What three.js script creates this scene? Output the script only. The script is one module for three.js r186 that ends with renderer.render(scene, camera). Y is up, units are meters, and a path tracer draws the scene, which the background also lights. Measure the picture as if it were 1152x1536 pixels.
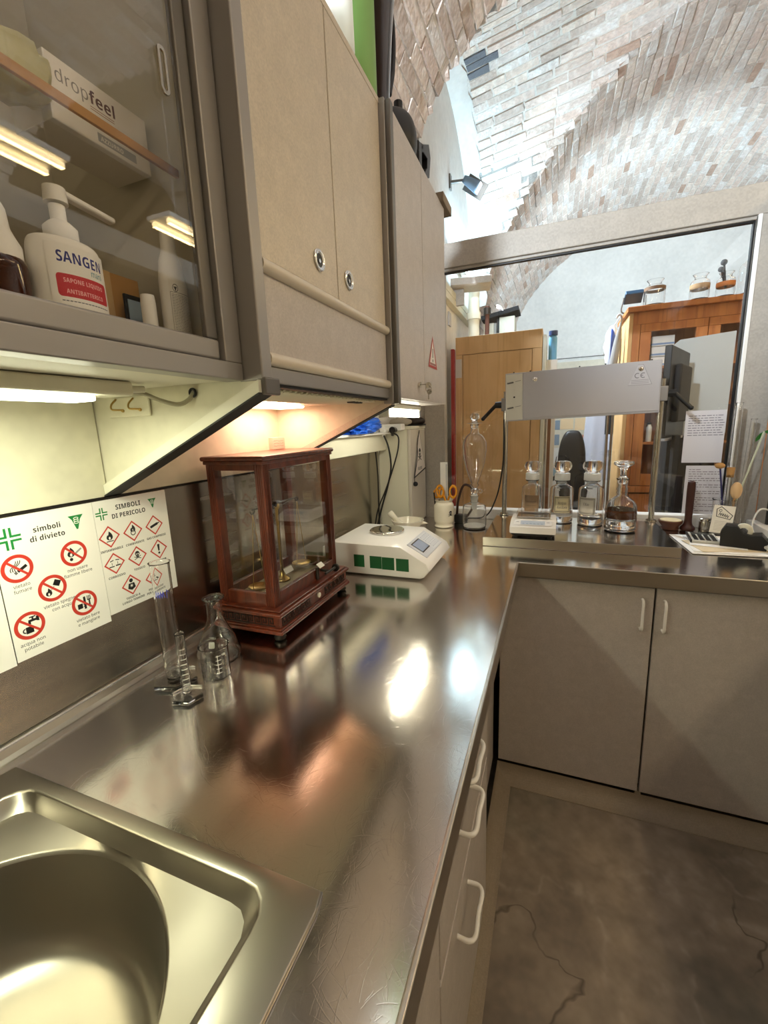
import * as THREE from 'three';
import { RoundedBoxGeometry } from 'three/addons/geometries/RoundedBoxGeometry.js';
import { mergeGeometries, mergeVertices, toCreasedNormals } from 'three/addons/utils/BufferGeometryUtils.js';
import { RectAreaLightUniformsLib } from 'three/addons/lights/RectAreaLightUniformsLib.js';

// ------------------------------------------------------------------ camera, light, exposure
const scene = new THREE.Scene();
scene.background = new THREE.Color(0x000000);
const camera = new THREE.PerspectiveCamera(100.24, 0.75, 0.03, 60);
camera.position.set(0.79405, 1.3891, 0.21304);
camera.rotation.set(THREE.MathUtils.degToRad(-11.255), THREE.MathUtils.degToRad(21.716), THREE.MathUtils.degToRad(-2.2055), 'YXZ');
camera.updateMatrixWorld(true); camera.updateProjectionMatrix();
const renderer = new THREE.WebGLRenderer({ antialias: true });
renderer.toneMapping = THREE.LinearToneMapping;
renderer.toneMappingExposure = 2.25;
renderer.shadowMap.enabled = true;
RectAreaLightUniformsLib.init();
const LAMP = {
  niche: { c: [0.96, 0.99, 0.72], rad: 28 },        // fluorescent tube under the glass cabinet
  hood: { c: [1.0, 0.58, 0.40], rad: 8.5 },        // warm lamp panel in the extractor hood
  shelf: { c: [1.0, 0.96, 0.76], rad: 9 },        // tube under the key cabinet
  room: { c: [1.0, 0.72, 0.32], rad: 14 },         // twin tube luminaires over the passage
  newer: { c: [1.0, 0.8, 0.5], rad: 32 },          // the nearest of these luminaires, with fresh tubes
  office: { c: [0.52, 0.81, 1.0], rad: 36 },       // cool tube on the lunette wall
  flood: { c: [0.78, 0.9, 1.0], cd: 15 },          // spotlight on the lunette wall
  uplight: { c: [0.66, 0.87, 1.0], cd: 17 },       // floodlight standing on the pine dresser
  second: { c: [0.82, 0.92, 1.0], cd: 15 },        // second floodlight, on the display cabinet
};
const rgb = a => new THREE.Color().setRGB(...a);
function rectLight(parent, L, w, h, pos, target) {
  const l = new THREE.RectAreaLight(rgb(L.c), L.rad, w, h);
  l.position.set(...pos); parent.add(l);
  if (target) { parent.updateMatrixWorld(true); l.lookAt(new THREE.Vector3(...target).add(parent.position)); } else l.rotation.x = -Math.PI / 2; // no target: straight down, w along x, h along z
  return l;
}
function spotLight(parent, L, pos, target, angle, soft) {
  const l = new THREE.SpotLight(rgb(L.c), L.cd, 0, angle, 0.9, 2);
  l.position.set(...pos); l.target.position.set(...target); l.castShadow = true; l.shadow.radius = soft;
  parent.add(l); parent.add(l.target); return l;
}

// ------------------------------------------------------------------ helpers
let seed = 20240611;
function rnd() { seed = (seed + 0x6D2B79F5) | 0; let t = Math.imul(seed ^ (seed >>> 15), 1 | seed); t = (t + Math.imul(t ^ (t >>> 7), 61 | t)) ^ t; return ((t ^ (t >>> 14)) >>> 0) / 4294967296; }
const rr = (a, b) => a + (b - a) * rnd();
const used = {};
const numbered = n => { used[n] = (used[n] || 0) + 1; return used[n] === 1 ? n : n + '_' + String(used[n] - 1).padStart(3, '0'); };
const V3 = (x, y, z) => new THREE.Vector3(x, y, z);
function tag(o, label, category, group) { o.userData.label = label; o.userData.category = category; if (group) o.userData.group = group; return o; }
function thing(name, label, category, pos = [0, 0, 0], turn = 0, group) {
  const g = new THREE.Group(); g.name = numbered(name); g.position.set(...pos); g.rotation.y = turn; scene.add(g);
  return tag(g, label, category, group);
}
function struct(name) { const g = new THREE.Group(); g.name = name; g.userData.kind = 'structure'; scene.add(g); return g; }
function part(p, name, geo, mat, pos, rot) {
  const m = new THREE.Mesh(geo, mat); m.name = name; if (pos) m.position.set(...pos); if (rot) m.rotation.set(...rot); p.add(m); return m;
}
function boxUV(geo, s = 1, off = [0, 0], swap = false) {
  const p = geo.attributes.position, n = geo.attributes.normal, uv = new Float32Array(p.count * 2);
  for (let i = 0; i < p.count; i++) {
    const ax = Math.abs(n.getX(i)), ay = Math.abs(n.getY(i)), az = Math.abs(n.getZ(i));
    let u, v; if (ax >= ay && ax >= az) { u = p.getZ(i); v = p.getY(i); } else if (ay >= az) { u = p.getX(i); v = p.getZ(i); } else { u = p.getX(i); v = p.getY(i); }
    if (swap) [u, v] = [v, u];
    uv[2 * i] = u * s + off[0]; uv[2 * i + 1] = v * s + off[1];
  }
  geo.setAttribute('uv', new THREE.BufferAttribute(uv, 2)); return geo;
}
function boxG(w, h, d, r = 0.002, seg = 2) {
  const rad = Math.min(r, w * 0.49, h * 0.49, d * 0.49);
  return boxUV(rad > 1e-4 ? new RoundedBoxGeometry(w, h, d, seg, rad) : new THREE.BoxGeometry(w, h, d), 1, [rr(0, 3), rr(0, 3)]);
}
function org(g) { const v = V3(0, 0, 0); let o = g; while (o && o !== scene) { v.add(o.position); o = o.parent; } return v; }
// box from world extents, added to an unturned group
function wb(g, name, mat, x0, x1, y0, y1, z0, z1, r = 0.002) {
  const o = org(g), m = part(g, name, boxG(x1 - x0, y1 - y0, Math.abs(z1 - z0), r), mat);
  m.position.set((x0 + x1) / 2 - o.x, (y0 + y1) / 2 - o.y, (z0 + z1) / 2 - o.z); return m;
}
function lathe(pts, seg = 40) { const g = new THREE.LatheGeometry(pts.map(p => new THREE.Vector2(Math.max(p[0], 0.00005), p[1])), seg); return g; }
function smoothPts(pts, n = 40) { const c = new THREE.CatmullRomCurve3(pts.map(p => V3(p[0], p[1], 0)), false, 'centripetal'); return c.getPoints(n).map(p => [Math.max(p.x, 0.00005), p.y]); }
// thick walled vessel: outer profile from the foot up, wall t, floor b
function vessel(outer, t, b, seg = 40) {
  const y0 = outer[0][1], inner = outer.map(p => [Math.max(p[0] - t, 0.0002), Math.max(p[1], y0 + b)]).reverse();
  return lathe([[0, y0], ...outer, ...inner, [0, y0 + b]], seg);
}
function cyl(r1, r2, h, seg = 24) { return new THREE.CylinderGeometry(r1, r2, h, seg); }
function tube(pts, r, seg = 40, rad = 8) { return new THREE.TubeGeometry(new THREE.CatmullRomCurve3(pts.map(p => V3(...p))), seg, r, rad, false); }
function rod(a, b, r, rad = 12) {
  const A = V3(...a), B = V3(...b), g = cyl(r, r, A.distanceTo(B), rad), q = new THREE.Quaternion().setFromUnitVectors(V3(0, 1, 0), B.clone().sub(A).normalize());
  g.applyQuaternion(q); const c = A.add(B).multiplyScalar(0.5); g.translate(c.x, c.y, c.z); return g;
}
function bar(a, b, w, h) { // rectangular bar from a to b
  const A = V3(...a), B = V3(...b), g = boxG(w, A.distanceTo(B), h, 0.0015), q = new THREE.Quaternion().setFromUnitVectors(V3(0, 1, 0), B.clone().sub(A).normalize());
  g.applyQuaternion(q); const c = A.add(B).multiplyScalar(0.5); g.translate(c.x, c.y, c.z); return g;
}
const merge = list => mergeGeometries(list.map(g => { const q = g.index ? g.toNonIndexed() : g; for (const k of Object.keys(q.attributes)) if (!['position', 'normal', 'uv'].includes(k)) q.deleteAttribute(k); if (!q.attributes.uv) boxUV(q); return q; }), false);
function extr(pts, depth, bevel = 0, holes = []) {
  const s = new THREE.Shape(pts.map(p => new THREE.Vector2(...p)));
  for (const h of holes) s.holes.push(new THREE.Path(h.map(p => new THREE.Vector2(...p))));
  return new THREE.ExtrudeGeometry(s, { depth, bevelEnabled: bevel > 0, bevelSize: bevel, bevelThickness: bevel, bevelSegments: 2, curveSegments: 12 });
}
function roundRect(cx, cz, w, d, r, n = 8) {
  const out = []; const hx = w / 2 - r, hz = d / 2 - r;
  for (const [sx, sz, a0] of [[1, 1, 0], [-1, 1, 1], [-1, -1, 2], [1, -1, 3]]) for (let i = 0; i <= n; i++) { const a = (a0 + i / n) * Math.PI / 2; out.push([cx + sx * hx + r * Math.cos(a), cz + sz * hz + r * Math.sin(a)]); }
  return out;
}
function loftRings(rings) { // rings: arrays of [x,y,z] of equal length, closed loops
  const n = rings[0].length, pos = [], idx = [];
  for (const r of rings) for (const p of r) pos.push(...p);
  for (let i = 0; i < rings.length - 1; i++) for (let j = 0; j < n; j++) { const a = i * n + j, b = i * n + (j + 1) % n, c = a + n, d = b + n; idx.push(a, b, d, a, d, c); }
  const g = new THREE.BufferGeometry(); g.setAttribute('position', new THREE.Float32BufferAttribute(pos, 3)); g.setIndex(idx); g.computeVertexNormals(); return boxUV(g);
}

// ------------------------------------------------------------------ textures
function lat(ix, iy, s) { let h = Math.imul(ix, 374761393) + Math.imul(iy, 668265263) + Math.imul(s, 2147483647 ^ 0x5bd1e995) | 0; h = Math.imul(h ^ (h >>> 13), 1274126177); return ((h ^ (h >>> 16)) >>> 0) / 4294967296; }
function vnoise(x, y, per, s) { const xi = Math.floor(x), yi = Math.floor(y), fx = x - xi, fy = y - yi, u = fx * fx * (3 - 2 * fx), v = fy * fy * (3 - 2 * fy); const m = q => ((q % per) + per) % per; const a = lat(m(xi), m(yi), s), b = lat(m(xi + 1), m(yi), s), c = lat(m(xi), m(yi + 1), s), d = lat(m(xi + 1), m(yi + 1), s); return a + (b - a) * u + (c - a) * v + (a - b - c + d) * u * v; }
function fbm(x, y, per, s, oct = 5) { let t = 0, a = 0.5, n = 0; for (let o = 0; o < oct; o++) { t += a * vnoise(x, y, per, s + o * 17); n += a; x *= 2; y *= 2; per *= 2; a *= 0.5; } return t / n; }
function dataTex(size, fn, srgb = true, h = size) {
  const d = new Uint8Array(size * h * 4);
  for (let y = 0; y < h; y++) for (let x = 0; x < size; x++) { const c = fn(x / size, y / h), i = 4 * (y * size + x); d[i] = c[0]; d[i + 1] = c[1]; d[i + 2] = c[2]; d[i + 3] = 255; }
  const t = new THREE.DataTexture(d, size, h); t.wrapS = t.wrapT = THREE.RepeatWrapping; t.magFilter = THREE.LinearFilter; t.minFilter = THREE.LinearMipmapLinearFilter; t.generateMipmaps = true; if (srgb) t.colorSpace = THREE.SRGBColorSpace; t.needsUpdate = true; return t;
}
function canvasTex(w, h, draw, srgb = true, wrap = false) {
  const c = document.createElement('canvas'); c.width = w; c.height = h; const x = c.getContext('2d'); draw(x, w, h);
  const t = new THREE.CanvasTexture(c); if (srgb) t.colorSpace = THREE.SRGBColorSpace; t.magFilter = THREE.LinearFilter; if (wrap) t.wrapS = t.wrapT = THREE.RepeatWrapping; return t;
}
const rep = (t, u, v) => { const c = t.clone(); c.repeat.set(u, v); c.needsUpdate = true; return c; };
const lerp = (a, b, t) => a + (b - a) * t, mix3 = (a, b, t) => [lerp(a[0], b[0], t), lerp(a[1], b[1], t), lerp(a[2], b[2], t)];
const cl = v => Math.max(0, Math.min(1, v));

const TEX = {};
TEX.scratchRough = canvasTex(1024, 1024, (x, w, h) => {
  x.fillStyle = 'rgb(140,140,140)'; x.fillRect(0, 0, w, h);
  for (let i = 0; i < 5200; i++) { const cx = rr(-100, w + 100), cy = rr(-100, h + 100), r = rr(40, 260), a = rr(0, 6.28), l = rr(0.05, 0.5); const g = rnd() < 0.5 ? 235 : 60; x.strokeStyle = `rgba(${g},${g},${g},${rr(0.05, 0.3)})`; x.lineWidth = rr(0.5, 1.3); x.beginPath(); x.arc(cx, cy, r, a, a + l); x.stroke(); }
  for (let i = 0; i < 60; i++) { const gx = rr(0, w), gy = rr(0, h), r = rr(20, 90), gr = x.createRadialGradient(gx, gy, 0, gx, gy, r); const g = rnd() < 0.5 ? 175 : 110; gr.addColorStop(0, `rgba(${g},${g},${g},0.35)`); gr.addColorStop(1, `rgba(${g},${g},${g},0)`); x.fillStyle = gr; x.fillRect(gx - r, gy - r, 2 * r, 2 * r); }
}, false, true);
TEX.scratchBump = canvasTex(1024, 1024, (x, w, h) => {
  x.fillStyle = 'rgb(128,128,128)'; x.fillRect(0, 0, w, h);
  for (let i = 0; i < 4200; i++) { const cx = rr(-60, w + 60), cy = rr(-60, h + 60), r = rr(30, 220), a = rr(0, 6.28), l = rr(0.05, 0.6); const g = rnd() < 0.5 ? 170 : 85; x.strokeStyle = `rgba(${g},${g},${g},${rr(0.1, 0.5)})`; x.lineWidth = rr(0.6, 1.2); x.beginPath(); x.arc(cx, cy, r, a, a + l); x.stroke(); }
}, false, true);
TEX.scratchColor = canvasTex(1024, 1024, (x, w, h) => {
  x.fillStyle = 'rgb(232,230,228)'; x.fillRect(0, 0, w, h);
  for (let i = 0; i < 2600; i++) { const cx = rr(-80, w + 80), cy = rr(-80, h + 80), r = rr(30, 300), a = rr(0, 6.28), l = rr(0.03, 0.35); const g = rnd() < 0.6 ? 255 : 190; x.strokeStyle = `rgba(${g},${g},${g},${rr(0.15, 0.6)})`; x.lineWidth = rr(0.5, 1.1); x.beginPath(); x.arc(cx, cy, r, a, a + l); x.stroke(); }
}, true, true);
TEX.brushed = dataTex(256, (u, v) => { const n = 120 + 40 * (fbm(u * 4, v * 128, 4, 5, 2) - 0.5); return [n, n, n]; }, false);
TEX.floor = dataTex(1024, (u, v) => {
  const w = fbm(u * 4, v * 4, 4, 3), w2 = fbm(u * 6 + w * 2.2, v * 6 + w * 1.7, 6, 9), f = fbm(u * 40, v * 40, 40, 21, 3);
  const vein = 1 - Math.min(1, Math.abs(fbm(u * 5 + w * 1.4, v * 5, 5, 33, 4) - 0.5) * 26), crack = 1 - Math.min(1, Math.abs(fbm(u * 3 + w, v * 3 + w2 * 0.6, 3, 51, 5) - 0.5) * 95);
  let c = mix3([122, 113, 101], [160, 150, 136], cl((w2 - 0.3) * 2.2)); c = mix3(c, [120, 120, 108], cl((w - 0.52) * 4) * 0.6); c = mix3(c, [190, 182, 170], vein * 0.3 * cl((f - 0.2) * 2.2)); c = mix3(c, [54, 45, 36], crack * 0.55 * cl((w2 - 0.35) * 5));
  const k = 1.02 + 0.28 * f; return [c[0] * k, c[1] * k, c[2] * k];
});
TEX.floorBump = dataTex(512, (u, v) => { const w = fbm(u * 4, v * 4, 4, 3), n = 255 * fbm(u * 9 + w, v * 9, 9, 71, 5); return [n, n, n]; }, false);
const woodTex = (a, b, dark, s, rings = 9) => dataTex(512, (u, v) => {
  const w = fbm(u * 3, v * 1.0 * 3, 3, s), g = fbm(u * 60 + w * 3, v * 4, 60, s + 5, 3), r = 0.5 + 0.5 * Math.sin((u * rings + w * 3.2) * 6.283);
  let c = mix3(a, b, cl(0.55 * r + 0.6 * (g - 0.3))); c = mix3(c, dark, cl((fbm(u * 110, v * 5, 110, s + 9, 2) - 0.62) * 3) * 0.55); return c;
});
TEX.mahogany = woodTex([92, 38, 18], [142, 66, 32], [48, 18, 10], 101);
TEX.oak = woodTex([218, 180, 126], [228, 194, 142], [196, 154, 102], 202, 4);
TEX.pine = woodTex([176, 104, 50], [206, 136, 72], [128, 66, 28], 303, 7);
TEX.speck = dataTex(256, (u, v) => { const n = 236 + 26 * (fbm(u * 90, v * 90, 90, 15, 2) - 0.5) + 14 * (fbm(u * 8, v * 8, 8, 41, 3) - 0.5); return [n, n, n]; });
TEX.plaster = dataTex(512, (u, v) => { const n = 240 + 20 * (fbm(u * 6, v * 6, 6, 61, 4) - 0.5) + 12 * (fbm(u * 60, v * 60, 60, 67, 2) - 0.5); return [n, n, n]; });
TEX.plasterBump = dataTex(256, (u, v) => { const n = 255 * fbm(u * 24, v * 24, 24, 77, 4); return [n, n, n]; }, false);
TEX.brick = dataTex(512, (u, v) => {
  const w = fbm(u * 8, v * 8, 8, 81, 4), f = fbm(u * 44, v * 44, 44, 87, 3), l = fbm(u * 18, v * 18, 18, 95, 4); let c = mix3([225, 214, 208], [239, 232, 228], w); c = mix3(c, [247, 245, 243], cl((l - 0.4) * 4.5) * 0.85); const k = 0.92 + 0.16 * f; return [Math.min(255, c[0] * k), Math.min(255, c[1] * k), Math.min(255, c[2] * k)];
});
TEX.brickBump = dataTex(256, (u, v) => { const n = 255 * (0.6 * fbm(u * 12, v * 12, 12, 91, 5) + 0.4 * fbm(u * 40, v * 40, 40, 93, 3)); return [n, n, n]; }, false);

// ------------------------------------------------------------------ materials
const std = o => new THREE.MeshStandardMaterial(o), phy = o => new THREE.MeshPhysicalMaterial(o);
const M = {};
M.steelTop = std({ color: 0xebe7e2, map: rep(TEX.scratchColor, 2.4, 2.4), metalness: 1, roughness: 0.25, roughnessMap: rep(TEX.scratchRough, 2.2, 2.2), bumpMap: rep(TEX.scratchBump, 2.6, 2.6), bumpScale: 0.00042 });
M.steelSplash = std({ color: 0xa8a093, metalness: 1, roughness: 0.55, roughnessMap: rep(TEX.brushed, 1.5, 0.6) });
M.steelEdge = std({ color: 0xbdb6ab, metalness: 1, roughness: 0.28 });
M.steelSink = std({ color: 0x9b958a, metalness: 1, roughness: 0.28, roughnessMap: null });
M.chrome = std({ color: 0xdedcd8, metalness: 1, roughness: 0.08 });
M.steelRod = std({ color: 0xb9b4aa, metalness: 1, roughness: 0.2 });
M.brass = std({ color: 0xb79a5c, metalness: 1, roughness: 0.3 });
M.darkMetal = std({ color: 0x3a3632, metalness: 0.8, roughness: 0.4 });
M.alu = std({ color: 0x9a9693, metalness: 0.55, roughness: 0.42 });
M.aluDark = std({ color: 0x6f6b66, metalness: 0.6, roughness: 0.4 });
M.frame = std({ color: 0xb9b1a6, roughness: 0.45, map: rep(TEX.speck, 2, 2) });
M.laminate = std({ color: 0xd0c7c0, roughness: 0.42, map: rep(TEX.speck, 5, 5) });
M.laminateWarm = std({ color: 0xe0d3bf, roughness: 0.38, map: rep(TEX.speck, 5, 5) });
M.railBeige = phy({ color: 0xd6cbb9, roughness: 0.3, clearcoat: 0.3, clearcoatRoughness: 0.2 });
M.carcass = std({ color: 0xcdc8b8, roughness: 0.6 });
M.cream = std({ color: 0xe4dfc8, roughness: 0.55, map: rep(TEX.plaster, 1, 1) });
M.creamMetal = std({ color: 0xdfdcc9, roughness: 0.4 });
M.plaster = std({ color: 0xf0ede8, roughness: 0.9, map: rep(TEX.plaster, 0.6, 0.6), bumpMap: rep(TEX.plasterBump, 1.2, 1.2), bumpScale: 0.004 });
M.wallCream = std({ color: 0xe6dcc8, roughness: 0.85, map: rep(TEX.plaster, 0.6, 0.6) });
M.mortar = std({ color: 0xe9e4de, roughness: 0.95, bumpMap: rep(TEX.brickBump, 2, 2), bumpScale: 0.012 });
const brickMat = (c) => std({ color: c, roughness: 0.95, map: TEX.brick, bumpMap: TEX.brickBump, bumpScale: 0.006 });
M.bricks = [0xffffff, 0xf6e9e2, 0xf0e8e3, 0xfff6ee, 0xe4dad3].map(brickMat);
M.brickRed = brickMat(0xd6bdae); M.brickDark = std({ color: 0x777b84, roughness: 0.95, bumpMap: TEX.brickBump, bumpScale: 0.008 });
M.floor = std({ color: 0xd9d4d0, roughness: 0.5, map: rep(TEX.floor, 0.75, 0.75), bumpMap: rep(TEX.floorBump, 1.2, 1.2), bumpScale: 0.003 });
M.cove = std({ color: 0xa2937f, roughness: 0.55, map: rep(TEX.speck, 5, 5) });
M.white = std({ color: 0xf1efea, roughness: 0.45 });
M.whiteGloss = phy({ color: 0xf2f0ee, roughness: 0.3, clearcoat: 0.3, clearcoatRoughness: 0.2 });
M.paper = std({ color: 0xf3f0ea, roughness: 0.8 });
M.black = std({ color: 0x0e0d0d, roughness: 0.45 });
M.blackMatte = std({ color: 0x17171a, roughness: 0.75 });
M.rubber = std({ color: 0x1c1a19, roughness: 0.6 });
M.grey = std({ color: 0xb7b5b8, roughness: 0.45 });
M.wood = phy({ color: 0xdccbc2, map: rep(TEX.mahogany, 3, 3), roughness: 0.38, clearcoat: 0.45, clearcoatRoughness: 0.25 });
M.woodLight = phy({ color: 0xe8c8a4, map: rep(TEX.mahogany, 4, 2.5), roughness: 0.4, clearcoat: 0.3, clearcoatRoughness: 0.3 });
M.woodDark = std({ color: 0x2a150d, roughness: 0.6 });
M.oak = std({ color: 0xfff6ea, map: rep(TEX.oak, 0.9, 0.6), roughness: 0.5 });
M.pine = std({ color: 0xffffff, map: rep(TEX.pine, 1.2, 0.7), roughness: 0.5 });
M.pane = phy({ color: 0xffffff, roughness: 0.0, transmission: 1, thickness: 0, ior: 1.5 });
M.glass = phy({ color: 0xffffff, roughness: 0.0, transmission: 1, thickness: 0.003, ior: 1.47 });
M.glassThin = phy({ color: 0xffffff, roughness: 0.0, transmission: 1, thickness: 0, ior: 1.5 });
M.frost = phy({ color: 0xf4f4f0, roughness: 0.65, transmission: 0.5, thickness: 0, ior: 1.5 });
M.water = phy({ color: 0xffffff, roughness: 0.0, transmission: 1, thickness: 0.05, ior: 1.33 });
M.amber = phy({ color: 0x5a2a10, roughness: 0.05, transmission: 0.6, thickness: 0, ior: 1.5 });
M.porcelain = phy({ color: 0xf0ead8, roughness: 0.22, clearcoat: 0.5, clearcoatRoughness: 0.1 });
M.greenSticker = std({ color: 0x0d5a2c, roughness: 0.6 });
M.orange = phy({ color: 0xe59a1c, roughness: 0.35 });
M.green = std({ color: 0x82b060, roughness: 0.5 });
M.blue = phy({ color: 0x1d5fd0, roughness: 0.35, transmission: 0.15, thickness: 0 });
M.red = std({ color: 0xa51d1b, roughness: 0.45 });
M.cardboard = std({ color: 0xb98d55, roughness: 0.8 });
M.cork = std({ color: 0xb5874f, roughness: 0.9 });
M.trayWood = std({ color: 0x8f7f6c, roughness: 0.7 });
M.leather = std({ color: 0x2a201c, roughness: 0.5 });
M.leaf = phy({ color: 0x2f7d2a, roughness: 0.5, transmission: 0.3, thickness: 0 });
M.cableGrey = std({ color: 0xa9a48c, roughness: 0.5 });
M.cableWhite = std({ color: 0xd9d6c4, roughness: 0.5 });
const glow = (c, k) => std({ color: 0xffffff, roughness: 0.4, emissive: rgb(c), emissiveIntensity: k });
const printed = (t, o = {}) => std({ color: 0xffffff, roughness: 0.6, map: t, ...o });

// ------------------------------------------------------------------ the setting
const SPAN = 4, zFar = -7, zNear = 3;
const mainH = x => 2.02 + 1.965 * Math.sqrt(Math.max(0, 1 - ((x - 2) / 2) ** 2));
const LZ = -3.2, LA = 1.15, LS = 2.5, LR = 1.25, LK = 0.15;
const lunH = (x, z) => { const u = (z - LZ) / LA; return Math.abs(u) < 1 ? LS + LR * Math.sqrt(1 - u * u) + LK * x : -1; };
const vaultH = (x, z) => Math.max(mainH(x), lunH(x, z));
{
  const f = struct('floor'); wb(f, 'floor_vinyl', M.floor, 0, 4, -0.1, 0, zFar, zNear, 0);
  // left wall with its lunette
  const pts = [[-zNear, -0.1], [-zNear, 2.02]];
  const N = 60; pts.push([-(LZ + LA), 2.02]); for (let i = 0; i <= N; i++) { const a = Math.PI * i / N, z = LZ + LA * Math.cos(a); pts.push([-z, LS + LR * Math.sin(a)]); } pts.push([-(LZ - LA), 2.02]); pts.push([-zFar, 2.02], [-zFar, -0.1]);
  const wl = struct('wall_left'); const g = extr(pts, 0.2); g.rotateY(Math.PI / 2); g.translate(-0.2, 0, 0); part(wl, 'wall_plaster', boxUV(g), M.plaster);
  const wr = struct('wall_right'); wb(wr, 'wall_plaster', M.wallCream, 4, 4.2, -0.1, 2.3, zFar, zNear, 0);
  const arch = (z0, z1, name, mat) => { const s = [[0, -0.1], [4, -0.1]]; for (let i = 0; i <= 48; i++) { const a = Math.PI * i / 48; s.push([2 + 2 * Math.cos(a), 2.02 + 1.965 * Math.sin(a)]); } const gg = extr(s, z1 - z0); gg.translate(0, 0, z0); const w = struct(name); part(w, 'wall_plaster', boxUV(gg), mat); };
  arch(zFar - 0.2, zFar, 'wall_back', M.plaster); arch(zNear, zNear + 0.2, 'wall_front', M.wallCream);
}
// brick vault
{
  const ceil = struct('ceiling');
  const nx = 100, nz = 200, pos = [], idx = [];
  for (let j = 0; j <= nz; j++) for (let i = 0; i <= nx; i++) { const x = 2 - 2 * Math.cos(Math.PI * i / nx), z = lerp(zFar, zNear, j / nz); pos.push(x, vaultH(x, z), z); }
  for (let j = 0; j < nz; j++) for (let i = 0; i < nx; i++) { const a = j * (nx + 1) + i, b = a + 1, c = a + nx + 1, d = c + 1; idx.push(a, b, c, b, d, c); }
  const g = new THREE.BufferGeometry(); g.setAttribute('position', new THREE.Float32BufferAttribute(pos, 3)); g.setIndex(idx); g.computeVertexNormals();
  part(ceil, 'mortar_bed', boxUV(g), M.mortar);
  wb(ceil, 'roof_slab', M.mortar, -0.2, 4.2, 4.2, 4.3, zFar, zNear, 0);
  // plastered soffit of the wall arch
  const sp = [], si = []; const ns = 48;
  for (let i = 0; i <= ns; i++) { const a = Math.PI * i / ns; for (const x of [0, 0.135 + 0.012 * Math.sin(i * 2.3)]) sp.push(x, LS + LR * Math.sin(a) * 0.995 + LK * x - 0.006, LZ + LA * 0.994 * Math.cos(a)); }
  for (let i = 0; i < ns; i++) { const a = 2 * i; si.push(a, a + 1, a + 2, a + 1, a + 3, a + 2); }
  const sg = new THREE.BufferGeometry(); sg.setAttribute('position', new THREE.Float32BufferAttribute(sp, 3)); sg.setIndex(si); sg.computeVertexNormals(); part(ceil, 'arch_plaster', boxUV(sg), M.plaster);
  // bricks
  const variants = []; for (let k = 0; k < 6; k++) { const b = new THREE.BoxGeometry(1, 1, 1); const p = b.attributes.position; const jit = {}; for (let i = 0; i < p.count; i++) { const key = [p.getX(i), p.getY(i), p.getZ(i)].join(); const j = jit[key] || (jit[key] = [rr(-0.03, 0.03), rr(-0.12, 0.05), rr(-0.09, 0.09)]); p.setXYZ(i, p.getX(i) + j[0], p.getY(i) + j[1], p.getZ(i) + j[2]); } b.computeVertexNormals(); const uv = b.attributes.uv, ou = rr(0, 1), ov = rr(0, 1); for (let i = 0; i < uv.count; i++) uv.setXY(i, ou + uv.getX(i) * 0.42, ov + uv.getY(i) * 0.11); variants.push(b); }
  const list = []; const m4 = new THREE.Matrix4();
  const add = (c, dir, nor, len, mat) => { const t = V3().crossVectors(dir, nor).normalize(); m4.makeBasis(dir, nor, t); const q = new THREE.Quaternion().setFromRotationMatrix(m4); list.push({ c: c.addScaledVector(nor, -0.0085), q, s: V3(len, 0.03, 0.051), mat }); };
  const step = 0.064; // courses of the lunette run along x
  for (let arc = 0.03, a = 0.02; a < Math.PI - 0.02; ) {
    const dy = LR * Math.cos(a), dz = -LA * Math.sin(a), ds = Math.hypot(dy, dz); const z = LZ + LA * Math.cos(a), y = LS + LR * Math.sin(a);
    const nor = V3(0, -LA * Math.sin(a), -LR * Math.cos(a)).normalize(), dir = V3(1, LK, 0).normalize(); nor.addScaledVector(dir, -nor.dot(dir)).normalize();
    let x = 0.15 - rr(0, 0.16);
    while (x < 2) { const len = rr(0.2, 0.25); let x0 = Math.max(x, 0.145), x1 = x + len - 0.014; const gx = (xx) => y + LK * xx - mainH(xx); if (gx(x0 + 0.02) < 0) break; while (x1 > x0 && gx(x1) < -0.015) x1 -= 0.01; if (x1 - x0 > 0.05) { const xm = (x0 + x1) / 2; const dk = xm < 0.34 && z < -2.85 && z > -3.5 && rnd() < 0.38; add(V3(xm, y + LK * xm, z).addScaledVector(nor, rr(-0.004, 0.007)), dir, nor, x1 - x0, dk ? 'd' : rnd() < 0.012 ? 'r' : Math.floor(rnd() * 5)); } x += len; }
    a += step / ds;
  }
  for (let a = 0.03; a < Math.PI - 0.02; ) {
    const ds = Math.hypot(2 * Math.sin(a), 1.965 * Math.cos(a)), x = 2 - 2 * Math.cos(a), y = 2.02 + 1.965 * Math.sin(a), nor = V3(1.965 * Math.cos(a), -2 * Math.sin(a), 0).normalize(), dir = V3(0, 0, 1);
    let z = zFar + 0.01 - rr(0, 0.2);
    while (z < zNear - 0.05) { const len = rr(0.2, 0.26); let z0 = Math.max(z, zFar + 0.01), z1 = z + len - 0.013; const hid = zz => lunH(x, zz) > y + 0.012; while (z1 > z0 && hid(z1)) z1 -= 0.01; while (z0 < z1 && hid(z0)) z0 += 0.01; if (z1 - z0 > 0.05) add(V3(x, y, (z0 + z1) / 2).addScaledVector(nor, rr(-0.003, 0.008)), dir, nor, z1 - z0, rnd() < 0.03 ? 'r' : Math.floor(rnd() * 5)); z += len; }
    a += step / ds;
  }
  const px = (v) => { const p = v.clone().project(camera); return p.z < 1 && p.z > -1 ? [(p.x + 1) * 576, (1 - p.y) * 768] : null; };
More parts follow.
